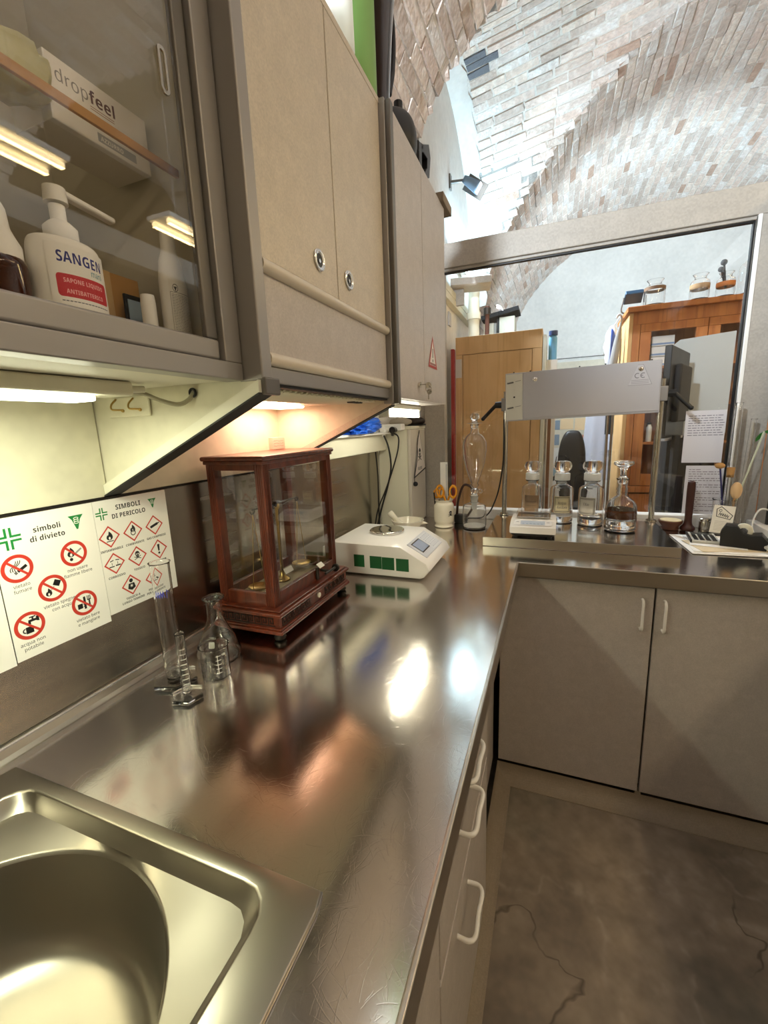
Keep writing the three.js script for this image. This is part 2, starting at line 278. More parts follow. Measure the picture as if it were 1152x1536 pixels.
  for (const b of list) {
    b.v = 0; const h = V3(b.s.x / 2, 0, 0).applyQuaternion(b.q), w = V3(0, 0, b.s.z / 2).applyQuaternion(b.q); const p = px(b.c), p1 = px(b.c.clone().add(h)), p2 = px(b.c.clone().add(w)); if (!p || !p1 || !p2) continue;
    const beam = 508 - 0.208 * p[0], open = p[0] > 1 && p[0] < 1151 && p[1] > 1 && (p[1] < beam ? p[0] > 590 : p[0] > 670 && p[1] > beam + 35 && p[1] < 480 && b.c.z < -2.1); if (!open || b.c.z > -1) continue;
    b.v = Math.abs((p1[0] - p[0]) * (p2[1] - p[1]) - (p1[1] - p[1]) * (p2[0] - p[0]));
  }
  list.sort((a, b) => b.v - a.v);
  const matOf = k => k === 'd' ? M.brickDark : k === 'r' ? M.brickRed : M.bricks[k];
  for (const b of list.slice(0, 300)) { const m = part(ceil, 'brick', variants[Math.floor(rnd() * 6)], matOf(b.mat)); m.position.copy(b.c); m.quaternion.copy(b.q); m.scale.copy(b.s); }
  const rest = list.slice(300), im = new THREE.InstancedMesh(variants[0], M.bricks[0], rest.length); im.name = 'vault_bricks'; im.userData.kind = 'stuff';
  rest.forEach((b, i) => { m4.compose(b.c, b.q, b.s); im.setMatrixAt(i, m4); im.setColorAt(i, b.mat === 'r' ? rgb([0.68, 0.52, 0.43]) : b.mat === 'd' ? rgb([0.14, 0.15, 0.17]) : rgb([[1, 1, 1], [0.92, 0.82, 0.76], [0.86, 0.81, 0.77], [1, 0.93, 0.87], [0.78, 0.71, 0.66]][b.mat])); });
  ceil.add(im);
}
// glazed partitions
const PT = 2.234, PB = 2.125, PZ = -2.0, PX = 1.6;
{
  const w = struct('window_1');
  wb(w, 'top_rail', M.frame, 0.0, PX + 0.03, PB, PT, PZ - 0.06, PZ, 0.004);
  wb(w, 'top_rail_lip', M.frame, 0.0, PX, PB - 0.012, PB + 0.03, PZ - 0.045, PZ - 0.012, 0.003);
  wb(w, 'gasket', M.black, 0.268, 1.487, PB - 0.018, PB - 0.01, PZ - 0.04, PZ - 0.02, 0.001);
  wb(w, 'gasket', M.black, 1.481, 1.489, 0.95, PB - 0.01, PZ - 0.04, PZ - 0.02, 0.001);
  wb(w, 'post', M.frame, 0.16, 0.268, 0.0, PB, PZ - 0.06, PZ, 0.004);
  wb(w, 'post', M.frame, 1.487, 1.6, 0.0, PB, PZ - 0.06, PZ, 0.004);
  wb(w, 'post_lip', M.white, 1.487, 1.5, 0.94, PB, PZ - 0.015, PZ + 0.006, 0.002);
  wb(w, 'infill_panel', M.frame, 0.0, 0.16, 0.0, PB, PZ - 0.06, PZ - 0.01, 0.002);
  wb(w, 'sill', M.white, 0.268, 1.487, 0.9, 0.952, PZ - 0.06, PZ + 0.004, 0.004);
  wb(w, 'apron_panel', M.frame, 0.268, 1.487, 0.0, 0.9, PZ - 0.05, PZ - 0.01, 0.002);
  wb(w, 'pane', M.pane, 0.268, 1.487, 0.952, PB - 0.01, PZ - 0.033, PZ - 0.029, 0);
  const r = struct('window_2');
  wb(r, 'top_rail', M.frame, PX, PX + 0.06, PB, PT, PZ, zNear, 0.004);
  for (const [z0, z1] of [[PZ, PZ + 0.09], [-0.35, -0.27], [1.35, 1.43], [2.92, 3.0]]) wb(r, 'post', M.frame, PX, PX + 0.06, 0.0, PB, z0, z1, 0.004);
  wb(r, 'sill', M.white, PX - 0.03, PX + 0.06, 0.9, 0.945, PZ, zNear, 0.004);
  wb(r, 'gasket', M.black, PX + 0.0, PX + 0.03, 0.946, PB, PZ + 0.09, PZ + 0.105, 0.001);
  wb(r, 'apron_panel', M.frame, PX + 0.005, PX + 0.055, 0.0, 0.9, PZ, -0.35, 0.002); wb(r, 'apron_panel', M.frame, PX + 0.005, PX + 0.055, 0.0, 0.12, -0.35, zNear, 0.002);
  for (const [z0, z1] of [[-0.27, 1.35], [1.43, 2.92]]) wb(r, 'pane', M.pane, PX + 0.028, PX + 0.032, 0.12, 0.9, z0, z1, 0);
  for (const [z0, z1] of [[PZ + 0.1, -0.35], [-0.27, 1.35], [1.43, 2.92]]) wb(r, 'pane', M.pane, PX + 0.028, PX + 0.032, 0.945, PB, z0, z1, 0);
}
// coved skirting
{
  const prof = [[0, 0], [0, 0.055]]; for (let i = 0; i <= 10; i++) { const a = Math.PI / 2 * i / 10; prof.push([0.055 - 0.055 * Math.cos(a) + 0.002, 0.055 - 0.055 * Math.sin(a) + 0.003]); } prof.push([0.057, 0]);
  const b = struct('baseboard_back'); const g1 = extr(prof, 1.6 - 0.63); g1.rotateY(-Math.PI / 2); g1.translate(1.6, 0, -1.327); part(b, 'cove', boxUV(g1), M.cove);
  const l = struct('baseboard_left'); const g2 = extr(prof, 1.27 + 1.2); g2.translate(0.63, 0, -1.27 - 0.057); part(l, 'cove', boxUV(g2), M.cove);
}

// ------------------------------------------------------------------ worktop, splashback, sink
{
  const t = thing('countertop', 'L-shaped stainless steel worktop with scratched top and bright raised front edge', 'worktop', [0, 0.86, 0]);
  const outer = [[0.012, -1.2], [0.694, -1.2], [0.694, 1.298], [1.598, 1.298], [1.598, 1.995], [0.012, 1.995]];
  const hole = roundRect(0.3175, -0.125, 0.5, 0.42, 0.03, 5).map(p => [p[0], p[1]]);
  const g = extr(outer, 0.02, 0, [hole]); g.rotateX(-Math.PI / 2); g.translate(0, 0.02, 0); part(t, 'steel_sheet', boxUV(g), M.steelTop);
  wb(t, 'front_edge', M.steelEdge, 0.689, 0.696, 0.852, 0.9045, -1.296, 1.2, 0.0025);
  wb(t, 'front_edge', M.steelEdge, 0.689, 1.598, 0.852, 0.9035, -1.303, -1.296, 0.0025);
  const up = extr([[0, 0], [0.012, 0], [0.006, 0.006], [0.004, 0.018], [0, 0.02]], 2.9); up.translate(0.012, 0.04, -1.72); part(t, 'coved_upstand', boxUV(up), M.steelEdge);
}
{
  const s = thing('splashback', 'dull steel sheet splashback behind the posters and the balance case', 'splashback', [0, 0.92, 0]);
  wb(s, 'steel_sheet', M.steelSplash, 0.0005, 0.008, 0.922, 1.275, -1.715, 1.2, 0.001);
  part(s, 'bottom_bead', rod([0.012, 0.0, -1.71], [0.012, 0.0, 1.19], 0.004, 10), M.chrome);
  wb(s, 'top_trim', M.darkMetal, 0.0005, 0.009, 1.274, 1.278, -1.715, 1.2, 0);
}
{
  const s = thing('kitchen_sink', 'square inset steel sink with rounded bowl at the near end of the worktop', 'sink', [0.3175, 0.9, 0.125]);
  const cx = 0, cz = 0; const NA = 120, ang = i => 2 * Math.PI * (i + 0.5) / NA;
  const ring = (w, d, r, y) => Array.from({ length: NA }, (_, i) => { const c = Math.cos(ang(i)), n = Math.sin(ang(i)); let lo = 0, hi = 1; for (let k = 0; k < 40; k++) { const m = (lo + hi) / 2, qx = Math.abs(c * m) - (w / 2 - r), qz = Math.abs(n * m) - (d / 2 - r); const f = Math.hypot(Math.max(qx, 0), Math.max(qz, 0)) + Math.min(Math.max(qx, qz), 0) - r; if (f < 0) lo = m; else hi = m; } return [c * lo, y, n * lo]; });
  part(s, 'rim', loftRings([ring(0.536, 0.452, 0.006, 0.0005), ring(0.536, 0.452, 0.006, 0.004), ring(0.532, 0.448, 0.006, 0.0065), ring(0.436, 0.436 - 0.02, 0.035, 0.0065), ring(0.428, 0.41, 0.034, 0.004), ring(0.422, 0.404, 0.034, -0.004), ring(0.4, 0.388, 0.03, -0.014)]), M.steelSink);
  // ledge between the recess and the round bowl, then the bowl
const R = (n, r, y) => Array.from({ length: NA }, (_, i) => [Math.cos(ang(i)) * r, y, Math.sin(ang(i)) * r * 0.97]);
  part(s, 'ledge', loftRings([ring(0.4, 0.388, 0.03, -0.014), R(0, 0.1985, -0.018), R(0, 0.1965, -0.0195), R(0, 0.194, -0.023)]), M.steelSink);
  part(s, 'bowl', loftRings([[0.194, -0.023], [0.193, -0.03], [0.191, -0.05], [0.189, -0.08], [0.186, -0.105], [0.181, -0.125], [0.173, -0.14], [0.16, -0.151], [0.142, -0.158], [0.115, -0.163], [0.085, -0.166], [0.06, -0.168], [0.045, -0.169]].map(q => R(0, ...q))), M.steelSink);
  const d = part(s, 'drain', lathe([[0, -0.186], [0.03, -0.184], [0.036, -0.172], [0.046, -0.168], [0.047, -0.171], [0.044, -0.19]], 32), M.chrome);
  part(d, 'strainer', lathe([[0, -0.176], [0.012, -0.177], [0.026, -0.182]], 24), M.darkMetal);
}
// ------------------------------------------------------------------ base cabinets
function barHandle(p, a, b, out, mat = M.white) { // a, b feet; out: vector
  const A = V3(...a), B = V3(...b), o = V3(...out); const P = [A, A.clone().add(o.clone().multiplyScalar(0.75)), A.clone().add(o).lerp(B.clone().add(o), 0.08), A.clone().add(o).lerp(B.clone().add(o), 0.5), A.clone().add(o).lerp(B.clone().add(o), 0.92), B.clone().add(o.clone().multiplyScalar(0.75)), B];
  return part(p, 'handle', new THREE.TubeGeometry(new THREE.CatmullRomCurve3(P, false, 'centripetal'), 36, 0.0045, 8, false), mat);
}
{
  const c = thing('base_cabinet', 'two-door beige base cabinet under the worktop by the glass partition', 'cabinet', [0.64, 0.06, -1.9]);
  wb(c, 'carcass', M.laminate, 0.64, 1.598, 0.06, 0.848, -1.94, -1.375, 0.001);
  for (const [x0, x1, hx] of [[0.634, 1.119, 1.085], [1.125, 1.598, 1.148]]) {
    const d = wb(c, 'door', M.laminate, x0, x1, 0.07, 0.842, -1.341, -1.322, 0.002);
    const o = org(d); barHandle(d, [hx - o.x, 0.802 - o.y, 0.009], [hx - o.x, 0.7 - o.y, 0.009], [0, 0, 0.026]);
  }
  wb(c, 'foot', M.cove, 1.112, 1.132, 0.045, 0.07, -1.345, -1.325, 0.002);
  const k = thing('drawer_cabinet', 'beige three-drawer base cabinet under the left worktop', 'cabinet', [0.3, 0.06, -0.54]);
  wb(k, 'carcass', M.laminate, 0.02, 0.605, 0.06, 0.848, -0.8, -0.288, 0.001);
  for (const [y0, y1, hy] of [[0.75, 0.843, 0.792], [0.53, 0.743, 0.684], [0.072, 0.516, 0.448]]) {
    const d = wb(k, 'drawer', M.laminate, 0.64, 0.66, y0, y1, -0.798, -0.289, 0.002); const o = org(d); barHandle(d, [0.009, hy - o.y, -0.516 - o.z], [0.009, hy - o.y, -0.412 - o.z], [0.032, 0, 0]);
  }
  const n = thing('sink_cabinet', 'beige base cabinet door below the sink', 'cabinet', [0.3, 0.06, 0.3]);
  wb(n, 'carcass', M.laminate, 0.02, 0.605, 0.06, 0.7, -0.284, 1.1, 0.001);
  wb(n, 'front_rail', M.laminate, 0.58, 0.605, 0.7, 0.848, -0.284, 1.1, 0.001);
  for (const [z0, z1] of [[-0.283, 0.4], [0.404, 1.1]]) wb(n, 'door', M.laminate, 0.64, 0.66, 0.072, 0.843, z0, z1, 0.002);
  const fp = thing('corner_filler', 'narrow recessed filler board in the inner corner of the base units', 'panel', [0.6, 0.06, -1.05]);
  wb(fp, 'board', M.laminate, 0.59, 0.612, 0.06, 0.848, -1.33, -0.805, 0.001);
}
// ------------------------------------------------------------------ wall lining of the niche
{
  const n = struct('trim_1'); wb(n, 'niche_lining', M.cream, 0.0, 0.007, 1.279, 1.5, -0.345, 1.2, 0.001);
  const k = struct('trim_2'); wb(k, 'hood_lining', M.cream, 0.0, 0.007, 1.279, 1.5, -0.935, -0.37, 0.001);
  const l = struct('trim_3'); wb(l, 'cable_duct', M.creamMetal, 0.0, 0.05, 1.28, 1.355, -1.715, -0.937, 0.004); wb(l, 'duct_ledge', M.white, 0.0, 0.075, 1.355, 1.364, -1.715, -0.937, 0.002);
}
// ------------------------------------------------------------------ glass fronted wall cabinet and its contents
{
  const c = thing('display_cabinet', 'wall cabinet with grey aluminium sliding glass doors above the posters', 'cabinet', [0.17, 1.466, 0.3]);
  wb(c, 'bottom_board', M.carcass, 0.0, 0.33, 1.468, 1.49, -0.343, 1.0, 0.001);
  wb(c, 'top_board', M.carcass, 0.0, 0.33, 2.3, 2.32, -0.343, 1.0, 0.001);
  wb(c, 'inner_floor', M.carcass, 0.016, 0.312, 1.49, 1.506, -0.334, 0.97, 0.001);
  wb(c, 'back_board', M.carcass, 0.008, 0.015, 1.49, 2.3, -0.343, 1.0, 0);
  wb(c, 'side_board', M.carcass, 0.015, 0.32, 1.49, 2.3, -0.343, -0.335, 0);
  wb(c, 'side_board', M.carcass, 0.015, 0.32, 1.49, 2.3, 0.98, 1.0, 0);
  wb(c, 'bottom_frame', M.alu, 0.318, 0.35, 1.466, 1.491, -0.345, 1.0, 0.002);
  wb(c, 'side_frame', M.alu, 0.318, 0.35, 1.491, 2.32, -0.345, -0.31, 0.002);
  wb(c, 'top_frame', M.alu, 0.318, 0.35, 2.28, 2.32, -0.31, 1.0, 0.002);
  const d = wb(c, 'sliding_door', M.alu, 0.328, 0.343, 1.4925, 1.52, -0.308, 0.45, 0.004);
  wb(d, 'stile', M.aluDark, 0.331, 0.341, 1.52, 2.28, -0.309, -0.287, 0.003);
  wb(d, 'pane', M.pane, 0.334, 0.338, 1.515, 2.28, -0.29, 0.45, 0);
  // recessed finger pull glued to the pane
  const fp = extr(roundRect(0, 0, 0.012, 0.05, 0.006, 6), 0.002, 0.0006, [roundRect(0, 0, 0.007, 0.043, 0.0035, 6)]); fp.rotateY(Math.PI / 2); const o = org(d); part(d, 'finger_pull', boxUV(fp), M.steelRod, [0.339 - o.x, 1.82 - o.y, -0.264 - o.z]);
  const d2 = wb(c, 'sliding_door', M.alu, 0.315, 0.327, 1.4925, 1.52, 0.4, 0.98, 0.004); wb(d2, 'pane', M.pane, 0.319, 0.323, 1.515, 2.28, 0.4, 0.98, 0);
  const sh = wb(c, 'glass_shelf', M.pane, 0.02, 0.276, 1.752, 1.752 + 0.006, -0.333, 0.97, 0); wb(sh, 'shelf_edging', M.cork, 0.276, 0.281, 1.749, 1.76, -0.333, 0.97, 0.001);
}
{
  const b = thing('soap_bottle', 'white pump bottle of liquid soap with red label behind cabinet glass', 'bottle', [0.258, 1.5065, -0.163]);
  const H = 0.105; const pf = smoothPts([[0.036, 0], [0.038, 0.004], [0.0375, 0.05], [0.037, H - 0.012], [0.033, H - 0.003], [0.02, H]], 24); const g = lathe([[0, 0], ...pf, [0.0, H]], 40); g.scale(0.72, 1, 1.05); part(b, 'body', g, M.white);
  const lt = canvasTex(512, 512, (x, w, h) => { x.fillStyle = '#f0eee9'; x.fillRect(0, 0, w, h); x.fillStyle = '#2a2f7e'; x.font = 'bold 92px sans-serif'; x.textAlign = 'center'; x.fillText('SANGEN', 256, 110); x.fillStyle = '#3a8f9a'; x.font = '52px sans-serif'; x.fillText('mani', 370, 158); x.fillStyle = '#c42b38'; x.beginPath(); x.roundRect(50, 180, 420, 140, 26); x.fill(); x.fillStyle = '#f0b8b8'; x.font = 'bold 38px sans-serif'; x.fillText('SAPONE LIQUIDO', 256, 232); x.font = 'bold 38px sans-serif'; x.fillText('ANTIBATTERICO', 256, 298); x.fillStyle = '#555a66'; x.font = '18px sans-serif'; for (let q = 70; q < 440; q += 26) x.fillRect(q, 342, 20, 6); x.fillStyle = '#7d8ba3'; x.fillRect(232, 380, 48, 110); x.fillRect(196, 412, 120, 46); });
  const lg = new THREE.CylinderGeometry(0.0378, 0.0382, 0.088, 24, 1, true, Math.PI / 2 - 0.95, 1.9); lg.scale(0.735, 1, 1.062); part(b, 'label', lg, printed(lt), [0, 0.05, 0]);
  const n = part(b, 'collar', lathe([[0, 0], [0.017, 0], [0.017, 0.016], [0.011, 0.022], [0.008, 0.024], [0.008, 0.04], [0, 0.04]], 24), M.white, [0, H - 0.002, 0]);
  part(n, 'pump_head', merge([cyl(0.011, 0.012, 0.016, 20).translate(0, 0.05, 0), (() => { const q = boxG(0.012, 0.007, 0.07, 0.003); q.translate(0, 0.056, -0.03); q.rotateX(-0.1); return q; })()]), M.white);
  const s = thing('spray_bottle', 'amber bottle with white spray cap behind cabinet glass', 'bottle', [0.25, 1.5065, -0.1]);
  part(s, 'body', lathe([[0, 0], [0.021, 0], [0.022, 0.004], [0.022, 0.062], [0.018, 0.074], [0, 0.076]], 28), M.amber);
  part(s, 'spray_cap', lathe([[0.0195, 0.068], [0.02, 0.082], [0.0155, 0.092], [0.0125, 0.1], [0.0115, 0.118], [0.009, 0.124], [0, 0.126]], 24), M.white);
  const s2 = thing('spray_bottle', 'white capped bottle at the far left behind cabinet glass', 'bottle', [0.25, 1.5065, -0.045]);
  part(s2, 'body', lathe([[0, 0], [0.02, 0], [0.02, 0.07], [0.014, 0.084], [0, 0.084]], 24), M.frost); part(s2, 'spray_cap', lathe([[0.014, 0.082], [0.014, 0.104], [0.01, 0.11], [0, 0.11]], 20), M.white);
  const l = thing('lotion_bottle', 'slim white lotion bottle with printed text near the cabinet corner', 'bottle', [0.268, 1.5065, -0.309]);
  part(l, 'body', (() => { const g = lathe([[0, 0], [0.021, 0], [0.022, 0.005], [0.021, 0.1], [0.018, 0.125], [0.012, 0.14], [0.011, 0.165], [0, 0.166]], 32); g.scale(0.7, 1, 1); return g; })(), M.white);
  part(l, 'label', (() => { const g = new THREE.CylinderGeometry(0.0218, 0.0222, 0.088, 20, 1, true, Math.PI / 2 - 0.9, 1.6); g.scale(0.72, 1, 1.02); return g; })(), printed(canvasTex(256, 512, (x, w, h) => { x.fillStyle = '#e9e6de'; x.fillRect(0, 0, w, h); x.strokeStyle = '#444'; x.lineWidth = 5; x.beginPath(); x.arc(70, 60, 28, 0, 7); x.stroke(); x.fillStyle = '#444'; x.beginPath(); x.moveTo(52, 50); x.lineTo(88, 50); x.lineTo(70, 86); x.fill(); x.fillStyle = '#777'; for (let r = 0; r < 30; r++) { let q = 24; while (q < 230) { const e = rr(8, 34); x.fillRect(q, 110 + r * 12.5, e, 4); q += e + 6; } } x.strokeStyle = '#555'; x.lineWidth = 3; x.strokeRect(10, 95, 236, 410); })), [0, 0.055, 0]);
  const tb = thing('cream_tube', 'small white tube with dark blue band beside the lotion bottle', 'tube', [0.272, 1.5065, -0.258]); part(tb, 'body', lathe([[0, 0], [0.009, 0], [0.0095, 0.012], [0.0095, 0.06], [0.0085, 0.07], [0, 0.07]], 20), M.white); part(tb, 'band', cyl(0.0099, 0.0099, 0.007, 20), std({ color: 0x22386e, roughness: 0.5 }), [0, 0.018, 0]);
  const k = thing('carton', 'tan cardboard carton behind the soap bottle in the cabinet', 'box', [0.14, 1.5065, -0.25]); part(k, 'box', boxG(0.09, 0.11, 0.11, 0.001), M.cardboard, [0.02, 0.055, 0]); part(k, 'tape', boxG(0.091, 0.1105, 0.02, 0.001), std({ color: 0xc9a878, roughness: 0.4 }), [0.02, 0.0553, 0.0]);
  const dl = thing('picture_frame', 'small pale blue framed card beside the carton in the cabinet', 'frame', [0.225, 1.5065, -0.245]); part(dl, 'frame', boxG(0.004, 0.08, 0.03, 0.001), M.blackMatte, [0, 0.04, -0.03]); part(dl, 'card', boxG(0.001, 0.066, 0.022, 0), std({ color: 0x8fa3b5, roughness: 0.5 }), [0.0026, 0.04, -0.03]);
  const bx = thing('medicine_box', 'white carton lettered dropfeel on the upper glass shelf', 'box', [0.2, 1.7585, -0.26]);
  part(bx, 'box', boxG(0.07, 0.07, 0.135, 0.001), M.paper, [0, 0.035, 0]);
  part(bx, 'print', new THREE.PlaneGeometry(0.132, 0.068), printed(canvasTex(1024, 528, (x, w, h) => { x.fillStyle = '#efe9df'; x.fillRect(0, 0, w, h); x.fillStyle = '#8a847c'; x.font = '150px sans-serif'; x.fillText('drop', 60, 190); const q = x.measureText('drop').width; x.fillStyle = '#5b2f2a'; x.font = 'bold 150px sans-serif'; x.fillText('feel', 62 + q, 190); x.fillStyle = '#a4705a'; x.fillRect(62 + q, 216, 250, 7); x.fillRect(62 + q, 236, 250, 7); x.fillStyle = '#777'; x.font = 'bold 60px sans-serif'; x.fillText('TRILE', 200, 350); x.fillStyle = '#9a9a98'; x.fillRect(420, 420, 430, 80); x.fillStyle = '#efe9df'; x.font = 'bold 56px sans-serif'; x.fillText('AZZURRO', 450, 482); })), [0.0356, 0.035, 0], [0, Math.PI / 2, 0]);
  const pk = thing('foil_packet', 'crumpled yellow green plastic packet beside the dropfeel carton', 'packet', [0.23, 1.7585, -0.155]);
  part(pk, 'sachet', (() => { const g = new THREE.SphereGeometry(1, 24, 16); const p = g.attributes.position; for (let i = 0; i < p.count; i++) { const x = p.getX(i), y = p.getY(i), z = p.getZ(i); const e = 0.6; const s = v => Math.sign(v) * Math.pow(Math.abs(v), e); const k = 1 + 0.12 * Math.sin(9 * z + 5 * y) + 0.08 * Math.sin(13 * y - 7 * x); p.setXYZ(i, s(x) * 0.03 * k, 0.026 + s(y) * 0.025 * k, s(z) * 0.04 * (1 + 0.05 * Math.sin(8 * y))); } g.computeVertexNormals(); return g; })(), phy({ color: 0xcfc88a, roughness: 0.35, transmission: 0.25, thickness: 0 }), [-0.005, 0.006, 0]);
}
// ------------------------------------------------------------------ lamp in the niche, hooks
{
  const l = thing('under_cabinet_lamp', 'fluorescent strip lamp with pale housing under the glass cabinet', 'lamp', [0.19, 1.467, 0.1]);
  wb(l, 'housing', M.cream, 0.16, 0.222, 1.447, 1.467, -0.258, 0.62, 0.004);
  wb(l, 'lens', glow(LAMP.niche.c, 7), 0.168, 0.214, 1.438, 1.4465, -0.205, 0.6, 0.003).name = 'tube';
  part(l, 'power_cable', tube([[0, -0.012, -0.357], [0.012, -0.013, -0.385], [0.024, -0.024, -0.41], [0.04, -0.03, -0.43], [0.052, -0.022, -0.44], [0.056, -0.012, -0.446]], 0.0035), M.cableGrey);
  part(l, 'cable_boot', rod([0, -0.009, -0.355], [0.014, -0.008, -0.39], 0.006), M.cableWhite);
  rectLight(l, LAMP.niche, 0.03, 0.8, [0, -0.0305, 0.1]);
  part(l, 'cable_grommet', new THREE.TorusGeometry(0.006, 0.002, 8, 20), M.rubber, [0.056, -0.012, -0.4445]);
  const h = thing('hook_plate', 'cream plate with two metal hooks on the hood side panel', 'hooks', [0.1, 1.44, -0.3455]);
  part(h, 'plate', boxG(0.1, 0.034, 0.004, 0.002), M.cream, [0, 0, 0.0025]);
  for (const x of [-0.02, 0.022]) { part(h, 'hook', tube([[x - 0.006, 0.014, 0.005], [x - 0.005, 0.004, 0.016], [x, -0.004, 0.02], [x + 0.007, -0.005, 0.014], [x + 0.008, -0.005, 0.005]], 0.0016, 20, 6), M.brass); part(h, 'screw', new THREE.SphereGeometry(0.003, 12, 8), M.brass, [x + 0.008, -0.006, 0.006]); }
}
// ------------------------------------------------------------------ extractor hood unit
{
  const h = thing('extractor_hood', 'beige hood cabinet with two ring-pull doors and louvred underside', 'hood', [0.19, 1.28, -0.65]);
  const side = (z0, name, mat) => { const s = extr([[0.001, 1.285], [0.372, 1.452], [0.374, 2.15], [0.001, 2.15]], 0.02); s.translate(-0.19, -1.28, z0 + 0.65); return part(h, name, boxUV(s), mat); };
  side(-0.368, 'side_panel', M.cream); side(-0.935, 'side_panel', M.cream);
  for (const [z0, z1, m] of [[-0.371, -0.339, M.creamMetal], [-0.937, -0.913, M.laminateWarm]]) { const s = extr([[0.008, 1.283], [0.38, 1.447], [0.38, 1.4655], [0.008, 1.3015]], z1 - z0); s.translate(-0.19, -1.28, z0 + 0.65); part(h, 'sloping_trim', boxUV(s), m); const d = extr([[0.001, 1.276], [0.38, 1.444], [0.38, 1.447], [0.001, 1.279]], z1 - z0 + 0.001); d.translate(-0.19, -1.28, z0 + 0.65); part(h, 'rubber_strip', boxUV(d), M.rubber); }
  wb(h, 'front_post', M.alu, 0.34, 0.384, 1.465, 2.15, -0.372, -0.346, 0.003);
  wb(h, 'corner_cap', M.aluDark, 0.372, 0.388, 1.444, 1.47, -0.385, -0.346, 0.003);
  wb(h, 'front_post', M.aluDark, 0.35, 0.4, 1.45, 2.16, -0.938, -0.915, 0.003);
  wb(h, 'post_groove', M.alu, 0.36, 0.388, 1.45, 2.16, -0.914, -0.906, 0.002);
  wb(h, 'body', M.laminateWarm, 0.002, 0.352, 1.47, 2.15, -0.915, -0.372, 0.001);
  wb(h, 'top_board', M.laminateWarm, 0.002, 0.374, 2.148, 2.162, -0.935, -0.346, 0.001);
  for (const [z0, z1, pz] of [[-0.636, -0.374, -0.562], [-0.904, -0.639, -0.688]]) {
    const d = wb(h, 'door', M.laminateWarm, 0.354, 0.374, 1.648, 2.147, z0, z1, 0.0015); const o = org(d);
    const r = part(d, 'ring_pull', lathe([[0.012, 0], [0.0195, 0], [0.0195, 0.002], [0.017, 0.004], [0.0125, 0.003], [0.011, 0.0005]], 32), M.chrome, [0.3742 - o.x, 1.698 - o.y, pz - o.z], [0, 0, -Math.PI / 2]);
    part(r, 'recess', lathe([[0, 0.0012], [0.0125, 0.0016], [0.0128, 0.0022]], 24), M.black); part(r, 'bolt', cyl(0.0035, 0.0035, 0.002, 16), M.chrome, [0.002, 0.0026, 0.002]);
  }
  wb(h, 'drop_panel', M.laminate, 0.354, 0.373, 1.49, 1.646, -0.904, -0.374, 0.002);
  for (const y of [1.636, 1.5]) part(h, 'bull_nose_rail', (() => { const g = cyl(0.0105, 0.0105, 0.532, 20); g.rotateX(Math.PI / 2); return g; })(), M.railBeige, [0.374 - 0.19, y - 1.28, 0.011]);
  wb(h, 'bottom_rail', M.alu, 0.35, 0.376, 1.464, 1.489, -0.912, -0.374, 0.002);
  wb(h, 'bottom_gap', M.rubber, 0.352, 0.371, 1.459, 1.4635, -0.912, -0.374, 0.0005);
  // louvred grille on the underside
  const gr = wb(h, 'grille', M.creamMetal, 0.03, 0.35, 1.462, 1.468, -0.91, -0.374, 0.001);
  for (let i = 0; i < 26; i++) { const z = -0.895 + i * 0.0195; const s = part(gr, 'slat', boxG(0.15, 0.004, 0.012, 0.001), M.creamMetal, [0.075, -0.006, z + 0.642], [0.5, 0, 0]); }
  const hl = part(h, 'hood_lamp', boxG(0.085, 0.012, 0.18, 0.005), glow(LAMP.hood.c, 3), [0.085 - 0.19, 1.456 - 1.28, -0.79 + 0.65]);
  rectLight(h, LAMP.hood, 0.08, 0.17, [0.085 - 0.19, 1.4485 - 1.28, -0.79 + 0.65]);
  wb(h, 'switch_strip', M.black, 0.3, 0.318, 1.452, 1.462, -0.86, -0.8, 0.002);
  wb(h, 'underside_tray', M.creamMetal, 0.01, 0.2, 1.456, 1.464, -0.91, -0.86, 0.001);
}
